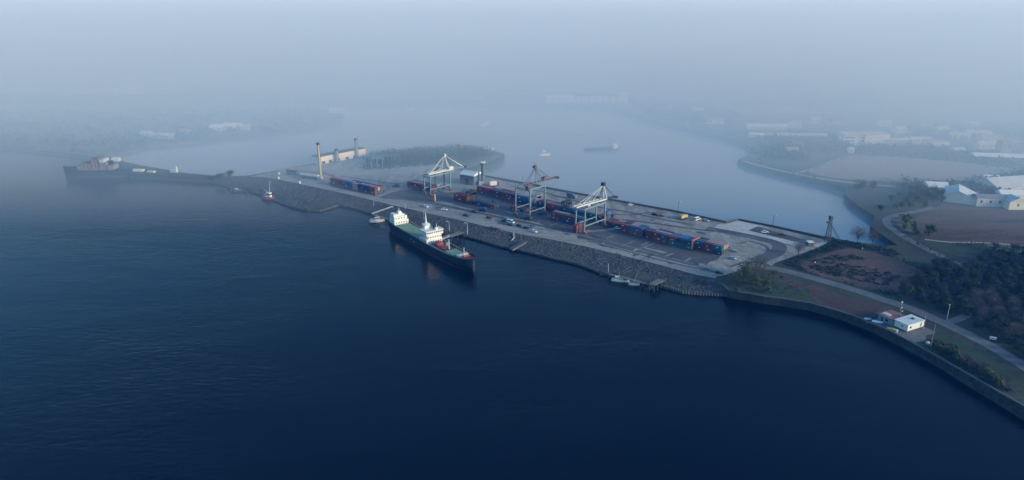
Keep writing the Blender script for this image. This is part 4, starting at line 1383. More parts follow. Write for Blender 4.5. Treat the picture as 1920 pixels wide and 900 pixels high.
def boat(px, py, az, L, B, hullm, cabm, label, cabs=(), mast=None, name='motor_boat', fb=1.0, cat='boat', group=None):
    p = at(px, py, 0)
    t = thing(name, label, cat, (p.x, p.y, 0), R(az), group)
    s = [(-.5, .38, .30, .9), (-.42, .46, .40, .9), (0, .5, .46, .9), (.25, .42, .34, 1.0), (.42, .2, .12, 1.2), (.5, .02, .01, 1.35)]
    sec = [(x * L, b * B, w * B, h * fb) for x, b, w, h in s]
    MB().rings(hull_rings(sec)).build('hull', hullm, t)
    bl = MB()
    bulwark(bl, sec, .3 * fb, .08)
    bl.build('gunwale', hullm, t)
    for x0, x1, w_, z0, z1 in cabs:
        cb = box(x0 * L, x1 * L, -w_ * B / 2, w_ * B / 2, z0 * fb, z1 * fb).build('cabin', cabm, t)
        MB().box(x0 * L + .1, x1 * L - .1, -w_ * B / 2 - .02, w_ * B / 2 + .02, z0 * fb + (z1 - z0) * fb * .5, z0 * fb + (z1 - z0) * fb * .8).box(x1 * L - .02, x1 * L + .02, -w_ * B / 2 + .1, w_ * B / 2 - .1, z0 * fb + (z1 - z0) * fb * .5, z0 * fb + (z1 - z0) * fb * .8).build('windows', M['glass'], cb)
    if mast:
        x, h, lean, r_ = mast
        MB().tube((x * L, 0, .8 * fb), (x * L + lean, 0, h), r_, r_ * .6, 6).build('mast', cabm, t)
    return t


t = boat(1163, 527.5, -18, 9.5, 2.9, M['white'], M['white'], 'white motor yacht with a low cabin moored at the right jetty', [(-.1, .25, .7, .9, 1.9), (-.3, -.12, .6, .9, 2.6)], (-.05, 5.2, -.2, .05))
t = boat(1189, 534, -14, 5.6, 2.4, M['white'], M['white'], 'small white fishing boat with a raked mast beside the right jetty', [(-.1, .2, .55, .9, 2.3)], (-.1, 8.0, 2.4, .07), 'fishing_boat')
p = at(1145, 516.5, 0)
t = thing('landing_pontoon', 'dark floating pontoon with a pale post at the left end of the right jetty', 'pontoon', (p.x, p.y, 0), R(-18))
box(-6, 6, -1.4, 1.4, -.3, .7).build('deck', M['dark_timber'], t)
MB().tube((-1.5, .4, .7), (-1.5, .4, 6.6), .14, n=6).build('post', M['pale_grey'], t)
box(2, 4, -.9, .9, .7, 2.0).build('locker', M['dark_timber'], t)
t = boat(707, 415.5, 12, 10.5, 4.0, M['pale_grey'], M['offwhite'], 'pale grey tug moored just astern of the cargo ship', [(-.15, .2, .6, .9, 2.6), (-.4, -.2, .4, .9, 1.8)], (0, 5.5, 0, .08), 'tug', 1.2)
t = boat(443, 358.5, -10, 8.0, 3.0, M['white'], M['white'], 'small white motor boat lying off the grassy bank on the left', [(-.1, .2, .6, .9, 2.2)], None)
t = boat(505, 373.5, -20, 11.5, 4.6, M['orange'], M['white'], 'red-hulled trawler with a white wheelhouse and tall raked mast by the left bank', [(-.15, .15, .55, .9, 3.0), (-.35, -.18, .4, .9, 2.0)], (0, 14.5, 2.6, .14), 'trawler', 1.7)
for a in ('boom',):
    MB().tube((0, 0, 4.5), (-4.2, 0, 7.5), .08, n=5).build('boom', M['white'], t)
boat(1021, 292, 12, 11.0, 4.2, M['white'], M['white'], 'white boat alone in the channel behind the red crane', [(-.25, .15, .7, .9, 2.6), (-.2, .05, .5, 2.6, 3.6)], None, fb=1.5)
t = boat(1128, 281, 8, 34, 7.0, M['far_hull'], M['offwhite'], 'long low barge with a white stern house in the hazy channel', [], None, 'barge', 1.6, 'barge')
box(11, 15.5, -2.8, 2.8, 1.5, 5.0).build('stern_house', M['white'], t)
MB().tube((7.5, 0, 1.4), (7.5, 0, 11.5), .16, n=5).build('mast', M['pink_crate'], t)
boat(906, 236, 20, 6.5, 2.6, M['white'], M['white'], 'tiny white boat in the far channel, left of a pair', [(-.2, .2, .6, .9, 2.2)], None, group='pair of tiny boats in the far channel')
boat(912.5, 233, 20, 6.5, 2.6, M['white'], M['white'], 'tiny white boat in the far channel, right of a pair', [(-.2, .2, .6, .9, 2.2)], None, group='pair of tiny boats in the far channel')
boat(769, 205.5, 10, 9, 3.4, M['white'], M['white'], 'tiny white boat far off beyond the chimneys', [(-.2, .2, .6, .9, 2.2)], None)
boat(600, 234, 10, 9, 3.4, M['white'], M['white'], 'small white boat off the shore of the hazy headland', [(-.2, .2, .6, .9, 2.2)], None)

# ------------------------------------------------------------------ jetties
def jetty(pts, z, wd, label, name='jetty', m='timber', every=5.0, piles=True):
    P = [Vector((q.x, q.y, z)) for q in (at(x, y, z) for x, y in pts)]
    t = thing(name, label, 'jetty', (P[0].x, P[0].y, 0))
    o = P[0]
    dk, pl = MB(), []
    for a, b in zip(P, P[1:]):
        d = (b - a)
        L = d.length
        d.normalize()
        s = Vector((-d.y, d.x, 0))
        n = max(1, int(L / 1.2))
        for i in range(n):
            p, q = a + d * (L * i / n + .04), a + d * (L * (i + 1) / n - .04)
            dk.poly([]) if False else None
            c = [(p - s * wd / 2), (q - s * wd / 2), (q + s * wd / 2), (p + s * wd / 2)]
            m0 = len(dk.v)
            dk.v += [(k.x - o.x, k.y - o.y, z - .25) for k in c] + [(k.x - o.x, k.y - o.y, z) for k in c]
            dk.f += [tuple(m0 + i_ for i_ in f) for f in ((0, 3, 2, 1), (4, 5, 6, 7), (0, 1, 5, 4), (1, 2, 6, 5), (2, 3, 7, 6), (3, 0, 4, 7))]
        k = max(1, int(L / every))
        for i in range(k + 1):
            p = a + d * (L * i / k)
            for e in (-1, 1):
                w_ = p + s * (e * (wd / 2 - .25))
                pl.append((w_.x - o.x, w_.y - o.y))
    dk.build('deck', M[m], t)
    if piles:
        for x, y in pl:
            MB().tube((x, y, -.55), (x, y, z - .28), .26, n=6).build('pile', M['dark_timber'], t)
    return t


jetty([(1142, 513.5), (1172, 521), (1222, 534)], 2.4, 2.0, 'long low timber jetty running along the water behind the two white boats')
jetty([(1222, 533), (1242, 524)], 3.6, 3.6, 'short timber pier on stout piles at the right end of the long jetty', 'pier', every=3.0)
jetty([(842, 442.5), (866, 434.5)], 3.4, 4.2, 'timber pier reaching from the stone slope to the cargo ship\'s bridge', 'pier', every=4.0)
jetty([(736, 386.5), (697, 400)], 4.1, 1.6, 'pale footbridge sloping down the bank above the pale grey tug', 'footbridge', 'pale_slab', every=9.0)
jetty([(697, 401), (729, 411)], 2.0, 1.8, 'narrow walkway along the water\'s edge astern of the cargo ship', 'walkway', 'timber', every=5.0)
p = at(843, 443, 3.6)
t = thing('gangway', 'pale gangway from the timber pier up to the cargo ship\'s deck', 'gangway', (p.x, p.y, 3.45), 0)
q = at(826, 449, 6.2)
MB().beam((0, 0, .15), (q.x - p.x, q.y - p.y, 2.6), 1.1, .2).build('walkway', M['pale_grey'], t)
for e in (-.5, .5):
    MB().beam((e * .5, -e, 1.1), (q.x - p.x + e * .5, q.y - p.y - e, 3.55), .1).build('handrail', M['pale_grey'], t)
# concrete ramp and steps cut into the stone slope
a, b = at(958, 470, .4), at(985, 452, YARD)
t = thing('slipway', 'pale concrete slipway running down the stone slope right of the cargo ship', 'slipway', (a.x, a.y, 0))
MB().beam((0, 0, 1.0), (b.x - a.x, b.y - a.y, 3.75), 3.2, 1.0).build('ramp', M['quay_top'], t)
a, b = at(959, 453, 2.2), at(963, 438, YARD)
t = thing('drain_pipe', 'white bent drain pipe lying on the stone slope left of the slipway', 'pipe', (a.x, a.y, 2.2))
d = b - a
MB().tube((0, 0, .7), (d.x * .3 + 1.2, d.y * .35, 1.3), .28, n=6).tube((d.x * .3 + 1.2, d.y * .35, 1.3), (d.x, d.y, 2.3), .28, n=6).build('pipe', M['pale_grey'], t)

# ------------------------------------------------------------------ chimneys, shed, warehouse, towers
def chimney(px, py, h, r, m, label):
    p = at(px, py)
    t = thing('chimney', label, 'chimney', (p.x, p.y, YARD + .03))
    MB().lathe([(r * 1.5, 0), (r * 1.5, 1.2), (r * 1.05, 1.3), (r * .85, h - 1.6)], 14).build('shaft', m, t)
    MB().lathe([(r * 1.0, h - 1.58), (r * 1.1, h - 1.1), (r * 1.1, h)], 14).build('cap', M['roof_slate'], t)
    MB().tube((r * 1.05, -.3, 1.5), (r * .9, -.3, h - 1.6), .12, n=5).build('ladder', M['dark_steel'], t)
    return t


chimney(602, 334, 28.5, 1.15, M['chimney'], 'tall pale chimney with a dark cap nearest the white-roofed wagon')
chimney(632.5, 304, 11.5, 1.6, M['grey'], 'short grey chimney in front of the middle of the long white shed')
chimney(669.5, 296, 17.5, 1.35, M['grey'], 'thin grey chimney in front of the right end of the white shed')

a, b = at(597, 309.5), at(686.5, 292)
d = b - a
L = d.length
az = atan2(d.y, d.x)
t = thing('long_shed', 'long cream shed with dark openings along its foot behind the chimneys', 'shed', (a.x, a.y, YARD + .03), az)
H_ = 6.6
opens = [(3.5, 7.0), (10.5, 14), (19.0, 22), (27.5, 31.0), (35.5, 39)]
xs = 0
wl = MB()
for o0, o1 in opens:
    wl.box(xs, o0, 0, .4, 0, 2.4)
    xs = o1
wl.box(xs, L, 0, .4, 0, 2.4).box(0, L, 0, .4, 2.4, H_).box(0, .4, .4, 9, 0, H_ - .05).box(L - .4, L, .4, 9, 0, H_ - .05).box(.4, L - .4, 8.6, 9, 0, H_ - .05)
wl.build('wall', M['cream'], t)
for o0, o1 in opens:
    box(o0 + .1, o1 - .1, .42, .6, .02, 2.35).build('door', M['dark_steel'], t)
MB().side_prism([(-.3, H_ + .01), (L + .3, H_ + .01), (L + .3, H_ + .35), (-.3, H_ + .35)], -.25, 9.3).build('roof', M['roof_slate'], t)

# warehouse with white roof
a, b = at(863, 344.5), at(888.5, 348.5)
d = b - a
L = d.length
az = atan2(d.y, d.x)
t = thing('warehouse', 'blue-grey ribbed warehouse with a bright white roof behind the left white crane', 'warehouse', (a.x, a.y, YARD + .03), az)
D_ = 12
wl = MB().box(0, L, 0, D_, 0, 7.4)
wl.build('wall', M['blue_grey_clad'], t)
rb = MB()
n = int(L / .9)
for i in range(n + 1):
    x = L * i / n
    rb.box(x - .09, x + .09, -.14, -.003, .05, 7.3)
rb.build('ribs', M['steel_blue'], t)
MB().rings([[(x, -.5, 7.45), (x, D_ + .5, 7.45), (x, D_ + .5, 7.9), (x, D_ / 2, 10.2), (x, -.5, 7.9)] for x in (-.4, L + .4)]).build('roof', M['white'], t)
box(L * .35, L * .65, -.2, -.15, .1, 5).build('door', M['dark_steel'], t)
p = at(893, 342)
t = thing('site_hut', 'small white hut at the right end of the blue-grey warehouse', 'hut', (p.x, p.y, YARD + .03), az)
box(-2.6, 2.6, -1.5, 1.5, 0, 2.7).build('wall', M['white'], t)
MB().side_prism([(-2.8, 2.72), (2.8, 2.72), (2.8, 2.95), (-2.8, 2.95)], -1.7, 1.7).build('roof', M['pale_grey'], t)
box(-.5, .5, -1.56, -1.51, .05, 2.1).build('door', M['grey'], t)

# light tower with a white lamp head
p = at(905.5, 346)
t = thing('light_tower', 'stout grey light tower topped by a white lamp ring near the far quay', 'light tower', (p.x, p.y, YARD + .03))
MB().lathe([(2.6, 0), (2.6, 2.6), (1.4, 3.0), (1.1, 15.5)], 12).build('tower', M['blue_grey_clad'], t)
MB().lathe([(1.1, 15.5), (2.4, 16.0), (2.4, 16.7), (1.0, 17.0)], 12).build('lamp_platform', M['blue_grey_clad'], t)
for k in range(6):
    a_ = k * pi / 3
    MB().lathe([(.2, 17.0), (.62, 17.1), (.62, 17.9), (.2, 18.0)], 8, (1.5 * cos(a_), 1.5 * sin(a_))).build('lamp', M['white'], t)
box(-2.8, 2.8, -3.6, -2.7, 0, 3.2).build('switch_house', M['pale_grey'], t)

# lattice tower with a raking strut at the far right corner of the yard
p = at(1551, 455)
t = thing('lattice_tower', 'dark lattice loading tower with a raking strut at the far corner of the yard', 'tower', (p.x, p.y, YARD + .05), R(20))
lt = MB()
h = 14.5
for x in (-1.3, 1.3):
    for y in (-1.3, 1.3):
        lt.beam((x, y, 0), (x * .4, y * .4, h), .26)
n = 6
for k in range(n):
    z0, z1 = h * k / n, h * (k + 1) / n
    s0, s1 = 1.3 * (1 - .6 * k / n), 1.3 * (1 - .6 * (k + 1) / n)
    for (ax, ay), (bx, by) in (((-1, -1), (1, -1)), ((1, -1), (1, 1)), ((1, 1), (-1, 1)), ((-1, 1), (-1, -1))):
        lt.beam((ax * s0, ay * s0, z0), (bx * s1, by * s1, z1), .14)
        lt.beam((ax * s1, ay * s1, z1), (bx * s1, by * s1, z1), .14)
lt.build('lattice', M['dark_steel'], t)
for y in (-1.0, 1.0):
    MB().beam((.7, y * .5, h - 3), (7.5, y - 3, 0), .28).build('strut', M['dark_steel'], t)
box(-.9, .9, -.9, .9, h, h + 2.2).build('machine_house', M['dark_steel'], t)
box(-2.6, -.6, -.45, .45, h - 1.9, h - 1.0).build('chute', M['dark_steel'], t)
box(-.7, .7, -.7, .7, h + 2.2, h + 2.5).build('cap', M['grey'], t)

# blue steel frames beside the shed
def steel_frame(px, py, n, sx, h, label, az, m):
    p = at(px, py)
    t = thing('steel_frame', label, 'steel frame', (p.x, p.y, YARD + .05), R(az), 'steel frames beside the wooded island')
    for i in range(n):
        for y in (0, 5):
            MB().beam((i * sx, y, 0), (i * sx, y, h), .45).build('post', m, t)
        MB().beam((i * sx, 0, h + .25), (i * sx, 5, h + .25), .4).build('cross_beam', m, t)
    for y in (0, 5):
        MB().beam((-.3, y, h + .7), ((n - 1) * sx + .3, y, h + .7), .45).build('top_beam', m, t)
    return t


M['frame_blue'] = mat('frame_blue', (0.10, 0.20, 0.34), 0.6, var=0.15, scale=.5)
steel_frame(678, 314, 5, 3.6, 8.0, 'blue steel frame of slender posts nearest the white shed', 20, M['frame_blue'])
steel_frame(697, 318, 3, 4.6, 8.5, 'pale blue steel frame standing in front of the others', 8, M['steel_blue'])
steel_frame(712, 310, 6, 3.4, 7.0, 'blue steel frame nearest the trees of the island', 8, M['frame_blue'])
for k, (x, y, c, l) in enumerate([(690, 316, 'navy', 'left'), (706, 314, 'blue', 'middle'), (720, 312, 'navy', 'right')]):
    p = at(x, y)
    container((p.x, p.y, YARD + .05), R(10), 6.06, c, '%s container under the blue steel frames, %s of three' % (NAMES[c], l), 'containers under the steel frames')

# ------------------------------------------------------------------ poles and masts
def pole(px, py, h, label, r=.14, m='pale_grey', arm=True, name='lamp_post', azm=0, group=None, lamp='white', z=YARD):
    p = at(px, py, z)
    t = thing(name, label, 'lamp post' if arm else 'pole', (p.x, p.y, z), R(azm), group)
    MB().tube((0, 0, 0), (0, 0, h), r, r * .6, 7).build('pole', M[m], t)
    if arm:
        MB().beam((0, 0, h - .1), (1.3, 0, h + .1), r * 1.1).build('arm', M[m], t)
        box(1.0, 1.9, -.2, .2, h, h + .2).build('lamp', M[lamp], t)
    return t


pole(1271, 397, 7.0, 'slender dark lamp post at the far parapet above the near container stacks', .16, 'dark_steel', True)
pole(1448.5, 425, 7.4, 'slender dark lamp post at the far edge beside the sunken dock basin', .16, 'dark_steel', True)
pole(980, 345, 7.0, 'thin dark mast on the far parapet left of the red crane', .13, 'dark_steel', False, 'mast')
pole(842.5, 433, 6.2, 'pale lamp post on the stone slope above the timber pier', .2, 'pale_grey', True, azm=180, z=2.6)
pole(876.5, 439, 7.4, 'pale lamp post on the stone slope right of the timber pier', .2, 'pale_grey', True, azm=180, z=2.2)
pole(795, 412, 6.5, 'thin lamp post on the bank behind the cargo ship\'s green hatches', .15, 'pale_grey', True, z=2.6)
pole(760, 392, 5.0, 'thin pale post at the top of the bank behind the ship\'s stern', .13, 'pale_grey', False, 'post')
pole(701, 386, 4.5, 'thin pale post at the top of the footbridge', .13, 'pale_grey', False, 'post', z=3.5)
pole(1775, 600, 7.0, 'grey lamp post at the junction of the shore lane and side track', .16, 'pale_grey', True, azm=60)
pole(1745, 650, 10.8, 'tall grey pole beside the shore lane right of the white cabin', .17, 'grey', False, 'pole')
t = pole(1731, 616, 6.2, 'red and white pole at the right corner of the white cabin', .13, 'white', False, 'pole')
for k in range(3):
    MB().tube((0, 0, .6 + 2 * k), (0, 0, 1.6 + 2 * k), .16, .15, 8).build('red_band', M['orange'], t)
p = at(1686, 594)
t = thing('signal_mast', 'slim radio mast with white ball aerials behind the red-roofed cabin', 'mast', (p.x, p.y, YARD + .03))
for k in range(6):
    MB().tube((0, 0, k * 1.2), (0, 0, (k + 1) * 1.2 - .003), .09, n=6).build('mast_section', M['white' if k % 2 else 'crane_red'], t)
for x, z in ((0, 7.5), (.45, 4.6), (.9, 2.9)):
    bm = bmesh.new()
    bmesh.ops.create_icosphere(bm, subdivisions=2, radius=.42 if z > 7 else .32)
    me = bpy.data.meshes.new('ball_aerial')
    bm.to_mesh(me)
    bm.free()
    me.materials.append(M['white'])
    link('ball_aerial', me, t, (x, 0, z))
    if x:
        MB().beam((0, 0, z), (x - .2, 0, z), .1).build('bracket', M['white'], t)

# ------------------------------------------------------------------ the cabins beside the shore lane
c0, c1, c2 = at(1678, 616), at(1700.5, 623), at(1731, 613.5)
u = (c2 - c1)
L = u.length
az = atan2(u.y, u.x)
Wd = 6.6
t = thing('white_cabin', 'white flat-roofed portable cabin with two small dark windows beside the shore lane', 'cabin', (c1.x, c1.y, YARD + .06), az)
box(0, L, 0, Wd, .35, 3.3).build('wall', M['white'], t)
box(.1, L - .1, .1, Wd - .1, 0, .35).build('plinth', M['dark_steel'], t)
MB().box(-.2, L + .2, -.2, Wd + .2, 3.3, 3.5).build('roof', M['white'], t)
rs_ = MB()
for i in range(1, 6):
    rs_.box(L * i / 6 - .05, L * i / 6 + .05, -.15, Wd + .15, 3.5, 3.55)
rs_.build('roof_seam', M['offwhite'], t)
for x0, x1, z0, z1 in ((1.4, 2.5, 1.5, 2.3), (L - 2.4, L - 1.8, 1.0, 2.5)):
    f = box(x0 - .08, x1 + .08, -.05, -.003, z0 - .08, z1 + .08).build('window', M['pale_grey'], t)
    box(x0, x1, -.07, -.052, z0, z1).build('pane', M['glass'], f)
f = box(-.05, -.003, 2.2, 3.2, 1.6, 2.3).build('window', M['pale_grey'], t)
box(-.07, -.052, 2.28, 3.12, 1.68, 2.22).build('pane', M['glass'], f)
box(L * .62, L * .72, Wd * .4, Wd * .6, 3.5, 3.9).build('roof_vent', M['dark_steel'], t)
a = c1 - Vector((cos(az), sin(az), 0)) * 6.4 + Vector((-sin(az), cos(az), 0)) * 4.2
t = thing('red_roofed_cabin', 'low grey-green cabin with a dull red roof touching the white cabin', 'cabin', (a.x, a.y, YARD + .06), az)
t.location = (c1.x - sin(az) * (Wd + .3), c1.y + cos(az) * (Wd + .3), YARD + .06)
wb = MB().box(-.6, 8.2, 0, 7.6, 0, 2.9)
wb.build('wall', M['steel_blue'], t)
box(-.9, 8.5, -.25, 7.9, 2.9, 3.1).build('roof', M['roof_red'], t)
box(1.0, 3.6, 3.6, 7.2, 3.1, 3.28).build('roof_patch', M['pale_grey'], t)
box(-.66, -.602, 2.4, 3.8, 1.1, 2.1).build('window', M['glass'], t)
box(-.66, -.602, 5.0, 5.9, .05, 2.1).build('door', M['dark_steel'], t)
box(5.4, 6.1, 1.0, 1.7, 3.1, 3.9).build('roof_vent', M['roof_red'], t)
# odds and ends on the compound
def blob(px, py, sx, sy, sz, m, name, label, cat, rz=0):
    p = at(px, py)
    t = thing(name, label, cat, (p.x, p.y, YARD + .05), R(rz))
    return t


t = blob(1671, 617.5, 1, 1, 1, None, 'yellow_skiff', 'bright yellow open skiff lying in front of the white cabin', 'skiff', -25)
MB().rings([[(x, -w, .55), (x, -w * .7, .05), (x, w * .7, .05), (x, w, .55)] for x, w in ((-1.7, .55), (-.8, .7), (.6, .68), (1.3, .4), (1.75, .06))]).build('hull', M['yellow'], t)
MB().box(-.9, -.6, -.6, .6, .56, .64).box(.3, .6, -.58, .58, .56, .64).build('thwart', M['buff'], t)
t = blob(1681, 622.5, 1, 1, 1, None, 'mooring_bollard', 'white bollard right of the yellow skiff', 'bollard')
MB().lathe([(.5, 0), (.42, .2), (.4, .7), (.6, .8), (.6, 1.05), (.15, 1.15)], 10).build('bollard_body', M['white'], t)
t = blob(1645, 606, 1, 1, 1, None, 'upturned_boat', 'white upturned dinghy on trestles by the river wall, right of a smaller one', 'dinghy', -25)
MB().rings([[(x, -w, .55), (x, -w * .75, .95), (x, 0, 1.15), (x, w * .75, .95), (x, w, .55)] for x, w in ((-2.3, .7), (-1, .95), (.8, .9), (1.9, .5), (2.4, .08))]).build('hull', M['white'], t)
MB().box(-1.4, -1.2, -.9, .9, .02, .54).box(1.0, 1.2, -.8, .8, .02, .54).build('trestle', M['timber'], t)
t = blob(1626.5, 599.5, 1, 1, 1, None, 'upturned_boat', 'smallest white upturned dinghy at the left end of the compound', 'dinghy', -10)
MB().rings([[(x, -w, .35), (x, -w * .75, .7), (x, 0, .85), (x, w * .75, .7), (x, w, .35)] for x, w in ((-1.5, .55), (-.6, .75), (.6, .7), (1.3, .35), (1.6, .06))]).build('hull', M['pale_grey'], t)
MB().box(-.9, -.75, -.6, .6, .02, .34).box(.6, .75, -.55, .55, .02, .34).build('trestle', M['timber'], t)
t = blob(1644, 609, 1, 1, 1, None, 'crate_pile', 'pinkish heap of crates in front of the upturned dinghy', 'crates', -25)
for i in range(5):
    MB().box(-1.6 + i * .66, -1.02 + i * .66, -.35, .3, .02, .5 + .2 * (i % 2)).build('crate', M['pink_crate'], t)
t = blob(1739, 645, 1, 1, 1, None, 'boulder', 'pale boulder at the foot of the tall grey pole', 'boulder', 10)
MB().lathe([(.7, 0), (.95, .35), (.85, .9), (.4, 1.25)], 9).build('boulder', M['offwhite'], t)
t = blob(1861, 638, 1, 1, 1, None, 'water_tank', 'pale blue-white covered trailer at the edge of the plantation beside the shore lane', 'trailer', -25)
t.scale = (.6, .6, .6)
MB().box(-2.0, 2.0, -.95, .95, .7, 2.3).build('body', M['pale_grey'], t)
MB().box(-2.1, 2.1, -1.05, 1.05, 2.3, 2.45).build('roof', M['white'], t)
for x in (-.8, .8):
    MB().tube((x, -.95, .36), (x, .95, .36), .36, n=8).build('wheel', M['rubber'], t)
t = blob(1518, 460.5, 1, 1, 1, None, 'dock_hut', 'small dark hut with a pale roof at the right end of the sunken dock', 'hut', 10)
box(-1.7, 1.7, -1.4, 1.4, 0, 2.4).build('wall', M['roof_slate'], t)
box(-1.9, 1.9, -1.6, 1.6, 2.4, 2.6).build('roof', M['white'], t)
box(-.4, .4, -1.45, -1.402, .05, 1.9).build('door', M['dark_steel'], t)
vehicle('car', 1434, 436.5, 0, 'car_white', 'white car on the sunken dock basin')
vehicle('car', 1466, 441.5, -10, 'car_blue', 'dark blue car standing on the sunken dock basin')
for k, (x, y) in enumerate([(1502, 469), (1528, 493), (1617, 467), (1575, 454.5), (1515.5, 453)]):
    t = blob(x, y, 1, 1, 1, None, 'marker_stone', ['white marker stone beside the bare bush', 'white marker stone alone in the brown field', 'white marker stone before the two tall bare trees', 'white marker stone right of the lattice tower', 'white marker stone at the right end of the sunken dock'][k], 'marker stone')
    MB().lathe([(.3, 0), (.35, .35), (.25, .7), (.1, .8)], 8).build('stone', M['white'], t)
for k, (x, y) in enumerate([(921, 427.5), (928, 429.5), (935, 431)]):
    t = blob(x, y, 1, 1, 1, None, 'mooring_block', 'dark concrete block on the top of the stone slope, %s of three' % ('left', 'middle', 'right')[k], 'block', 20)
    t['group'] = 'three blocks on the slope'
    MB().frustum((0, 0), 1.1, .7, .9, .55, 0, 1.0).build('block', M['dark_steel'], t)
for k, (x, y) in enumerate([(523, 327), (522.5, 335.5), (562, 344)]):
    t = blob(x, y, 1, 1, 1, None, 'white_marker', ['white low marker on the yard left of the dark wagon', 'white low marker beside the spit end of the quayside road', 'white low marker at the road edge below the wagon'][k], 'marker')
    MB().lathe([(.8, 0), (.75, 1.3), (.3, 1.8)], 8).build('marker', M['white'], t)


# ------------------------------------------------------------------ houses and sheds on the other shores
def house(px, py, L, D_, h, az, wallm, roofm, label, name='far_house', rise=None, group=None, wins=3, cat='house', z=YARD, gable_front=False):
    p = at(px, py, z)
    t = thing(name, label, cat, (p.x, p.y, z + .02), R(az), group)
    box(-L / 2, L / 2, 0, D_, 0, h).build('wall', wallm, t)
    rise = D_ * .35 if rise is None else rise
    if rise <= 0:
        box(-L / 2 - .2, L / 2 + .2, -.2, D_ + .2, h, h + .4).build('roof', roofm, t)
    elif gable_front:
        for x in (-1,):
            MB().rings([[(-L / 2 - .3, y, h + .01), (L / 2 + .3, y, h + .01), (0, y, h + rise)] for y in (-.3, D_ + .3)]).build('roof', roofm, t)
    else:
        MB().rings([[(x, -.4, h + .01), (x, D_ + .4, h + .01), (x, D_ / 2, h + rise)] for x in (-L / 2 - .3, L / 2 + .3)]).build('roof', roofm, t)
    if wins:
        for i in range(wins):
            x = -L / 2 + L * (i + .5) / wins
            box(x - .6, x + .6, -.06, -.003, h * .45, h * .75).build('window', M['glass'], t)
    return t


# big greenhouse-like gable barn on the right
a, b = at(1768, 378), at(1832, 386)
d = b - a
mid = (a + b) / 2
t = thing('gable_barn', 'large pale barn with a broad white gable end behind the brown field', 'barn', (mid.x, mid.y, YARD + .02), atan2(d.y, d.x))
L = d.length
MB().rings([[(-L / 2, y, 0), (L / 2, y, 0), (L / 2, y, 3.2), (-.1 * L, y, 8.6), (-L / 2, y, 5.0)] for y in (0, 22)]).build('wall', M['cream'], t)
MB().rings([[(-L / 2 - .3, y, 5.0), (-.1 * L, y, 8.65), (L / 2 + .3, y, 3.2), (L / 2 + .3, y, 3.6), (-.1 * L, y, 9.0), (-L / 2 - .3, y, 5.4)] for y in (-.3, 22.3)]).build('roof', M['pale_grey'], t)
rbm = MB()
for i in range(1, 14):
    x = -L / 2 + L * i / 14
    zt = 5.0 + (8.6 - 5.0) * (x + L / 2) / (.4 * L) if x < -.1 * L else 8.6 - 5.4 * (x + .1 * L) / (.6 * L)
    rbm.box(x - .12, x + .12, -.10, -.003, .1, max(1, zt - .2))
rbm.build('cladding_ribs', M['offwhite'], t)
house(1834, 384.5, 7, 6, 4.4, 5, M['cream'], M['offwhite'], 'small cream lean-to touching the right foot of the big barn', 'lean_to', 0, wins=1, cat='shed')
house(1756, 362, 15, 9, 4.5, -12, M['offwhite'], M['white'], 'white gabled house half hidden by trees left of the barn', wins=2)
house(1864, 388, 24, 9, 6.0, -6, M['offwhite'], M['grey'], 'pale grey long building right of the big barn', 'pale_building', 2.0, wins=4, cat='building')
house(1907, 393.5, 12, 10, 5.5, 0, M['cream'], M['offwhite'], 'small cream gabled house at the edge of the brown field', wins=1, gable_front=True, rise=3.0)
house(1897, 377, 16, 8, 4.5, -4, M['white'], M['white'], 'white house with a pale roof just behind the small cream gabled house', wins=2)
house(1862, 345, 12, 8, 3.6, -8, M['white'], M['white'], 'tiny white house left of the broad pale roof on the right edge', wins=2)
house(1918, 362, 46, 24, 5.0, 12, M['offwhite'], M['offwhite'], 'broad low building with a very large pale roof at the right edge', 'broad_building', 5.0, wins=0, cat='building')
house(1893, 306, 56, 12, 5.0, -10, M['blue_grey_clad'], M['white'], 'long dark shed with a white roof at the right edge', 'long_building', 2.2, wins=0, cat='shed')


def office(px, py, L, D_, h, az, label, bays, name='office_block'):
    p = at(px, py)
    t = thing(name, label, 'building', (p.x, p.y, YARD + .02), R(az))
    box(-L / 2, L / 2, 0, D_, 0, h).build('wall', M['white'], t)
    box(-L / 2 - .3, L / 2 + .3, -.3, D_ + .3, h, h + .8).build('roof', M['offwhite'], t)
    for x0, x1 in bays:
        for k in range(3):
            z0 = 1.2 + k * (h - 1) / 3
            box(x0, x1, -.08, -.003, z0, z0 + (h - 1) / 3 * .55).build('window_band', M['steel_blue'], t)
    return t


office(1607, 274.5, 27, 14, 10.5, 0, 'pale office block with window bands beside the bright white block', [(-13, -4), (3, 12)])
p = at(1643, 275)
t = thing('white_block', 'brightest white block, three storeys, in the hazy estate on the right', 'building', (p.x, p.y, YARD + .02), R(6))
box(-12, 12, 0, 14, 0, 11).build('wall', M['white'], t)
box(-12.3, 12.3, -.3, 14.3, 11, 11.7).build('roof', M['offwhite'], t)
for k in range(3):
    box(-10, 10, -.06, -.003, 1.5 + 3.4 * k, 2.6 + 3.4 * k).build('window_band', M['cream'], t)
office(1686, 275.5, 24, 10, 6, 0, 'long low pale block right of the bright white block', [(-11, 11)], 'low_block')
house(1596, 288, 5, 4, 4.5, 0, M['cream'], M['cream'], 'tiny cream hut at the far corner of the pinkish field', 'hut', 0, wins=1, cat='hut')
house(1438, 243, 42, 10, 3.5, -3, M['offwhite'], M['white'], 'long white roof by the bend of the right shore', 'long_building', 2, wins=0, cat='shed')
house(1413, 258, 8, 5, 3, 0, M['white'], M['white'], 'left of three small white houses below the long white roof', wins=1)
house(1427, 259.5, 9, 5, 3.4, 20, M['cream'], M['cream'], 'cream middle one of three small houses below the long white roof', wins=1)
house(1444, 258, 7, 5, 2.6, 0, M['offwhite'], M['offwhite'], 'right one of three small houses below the long white roof', wins=1)
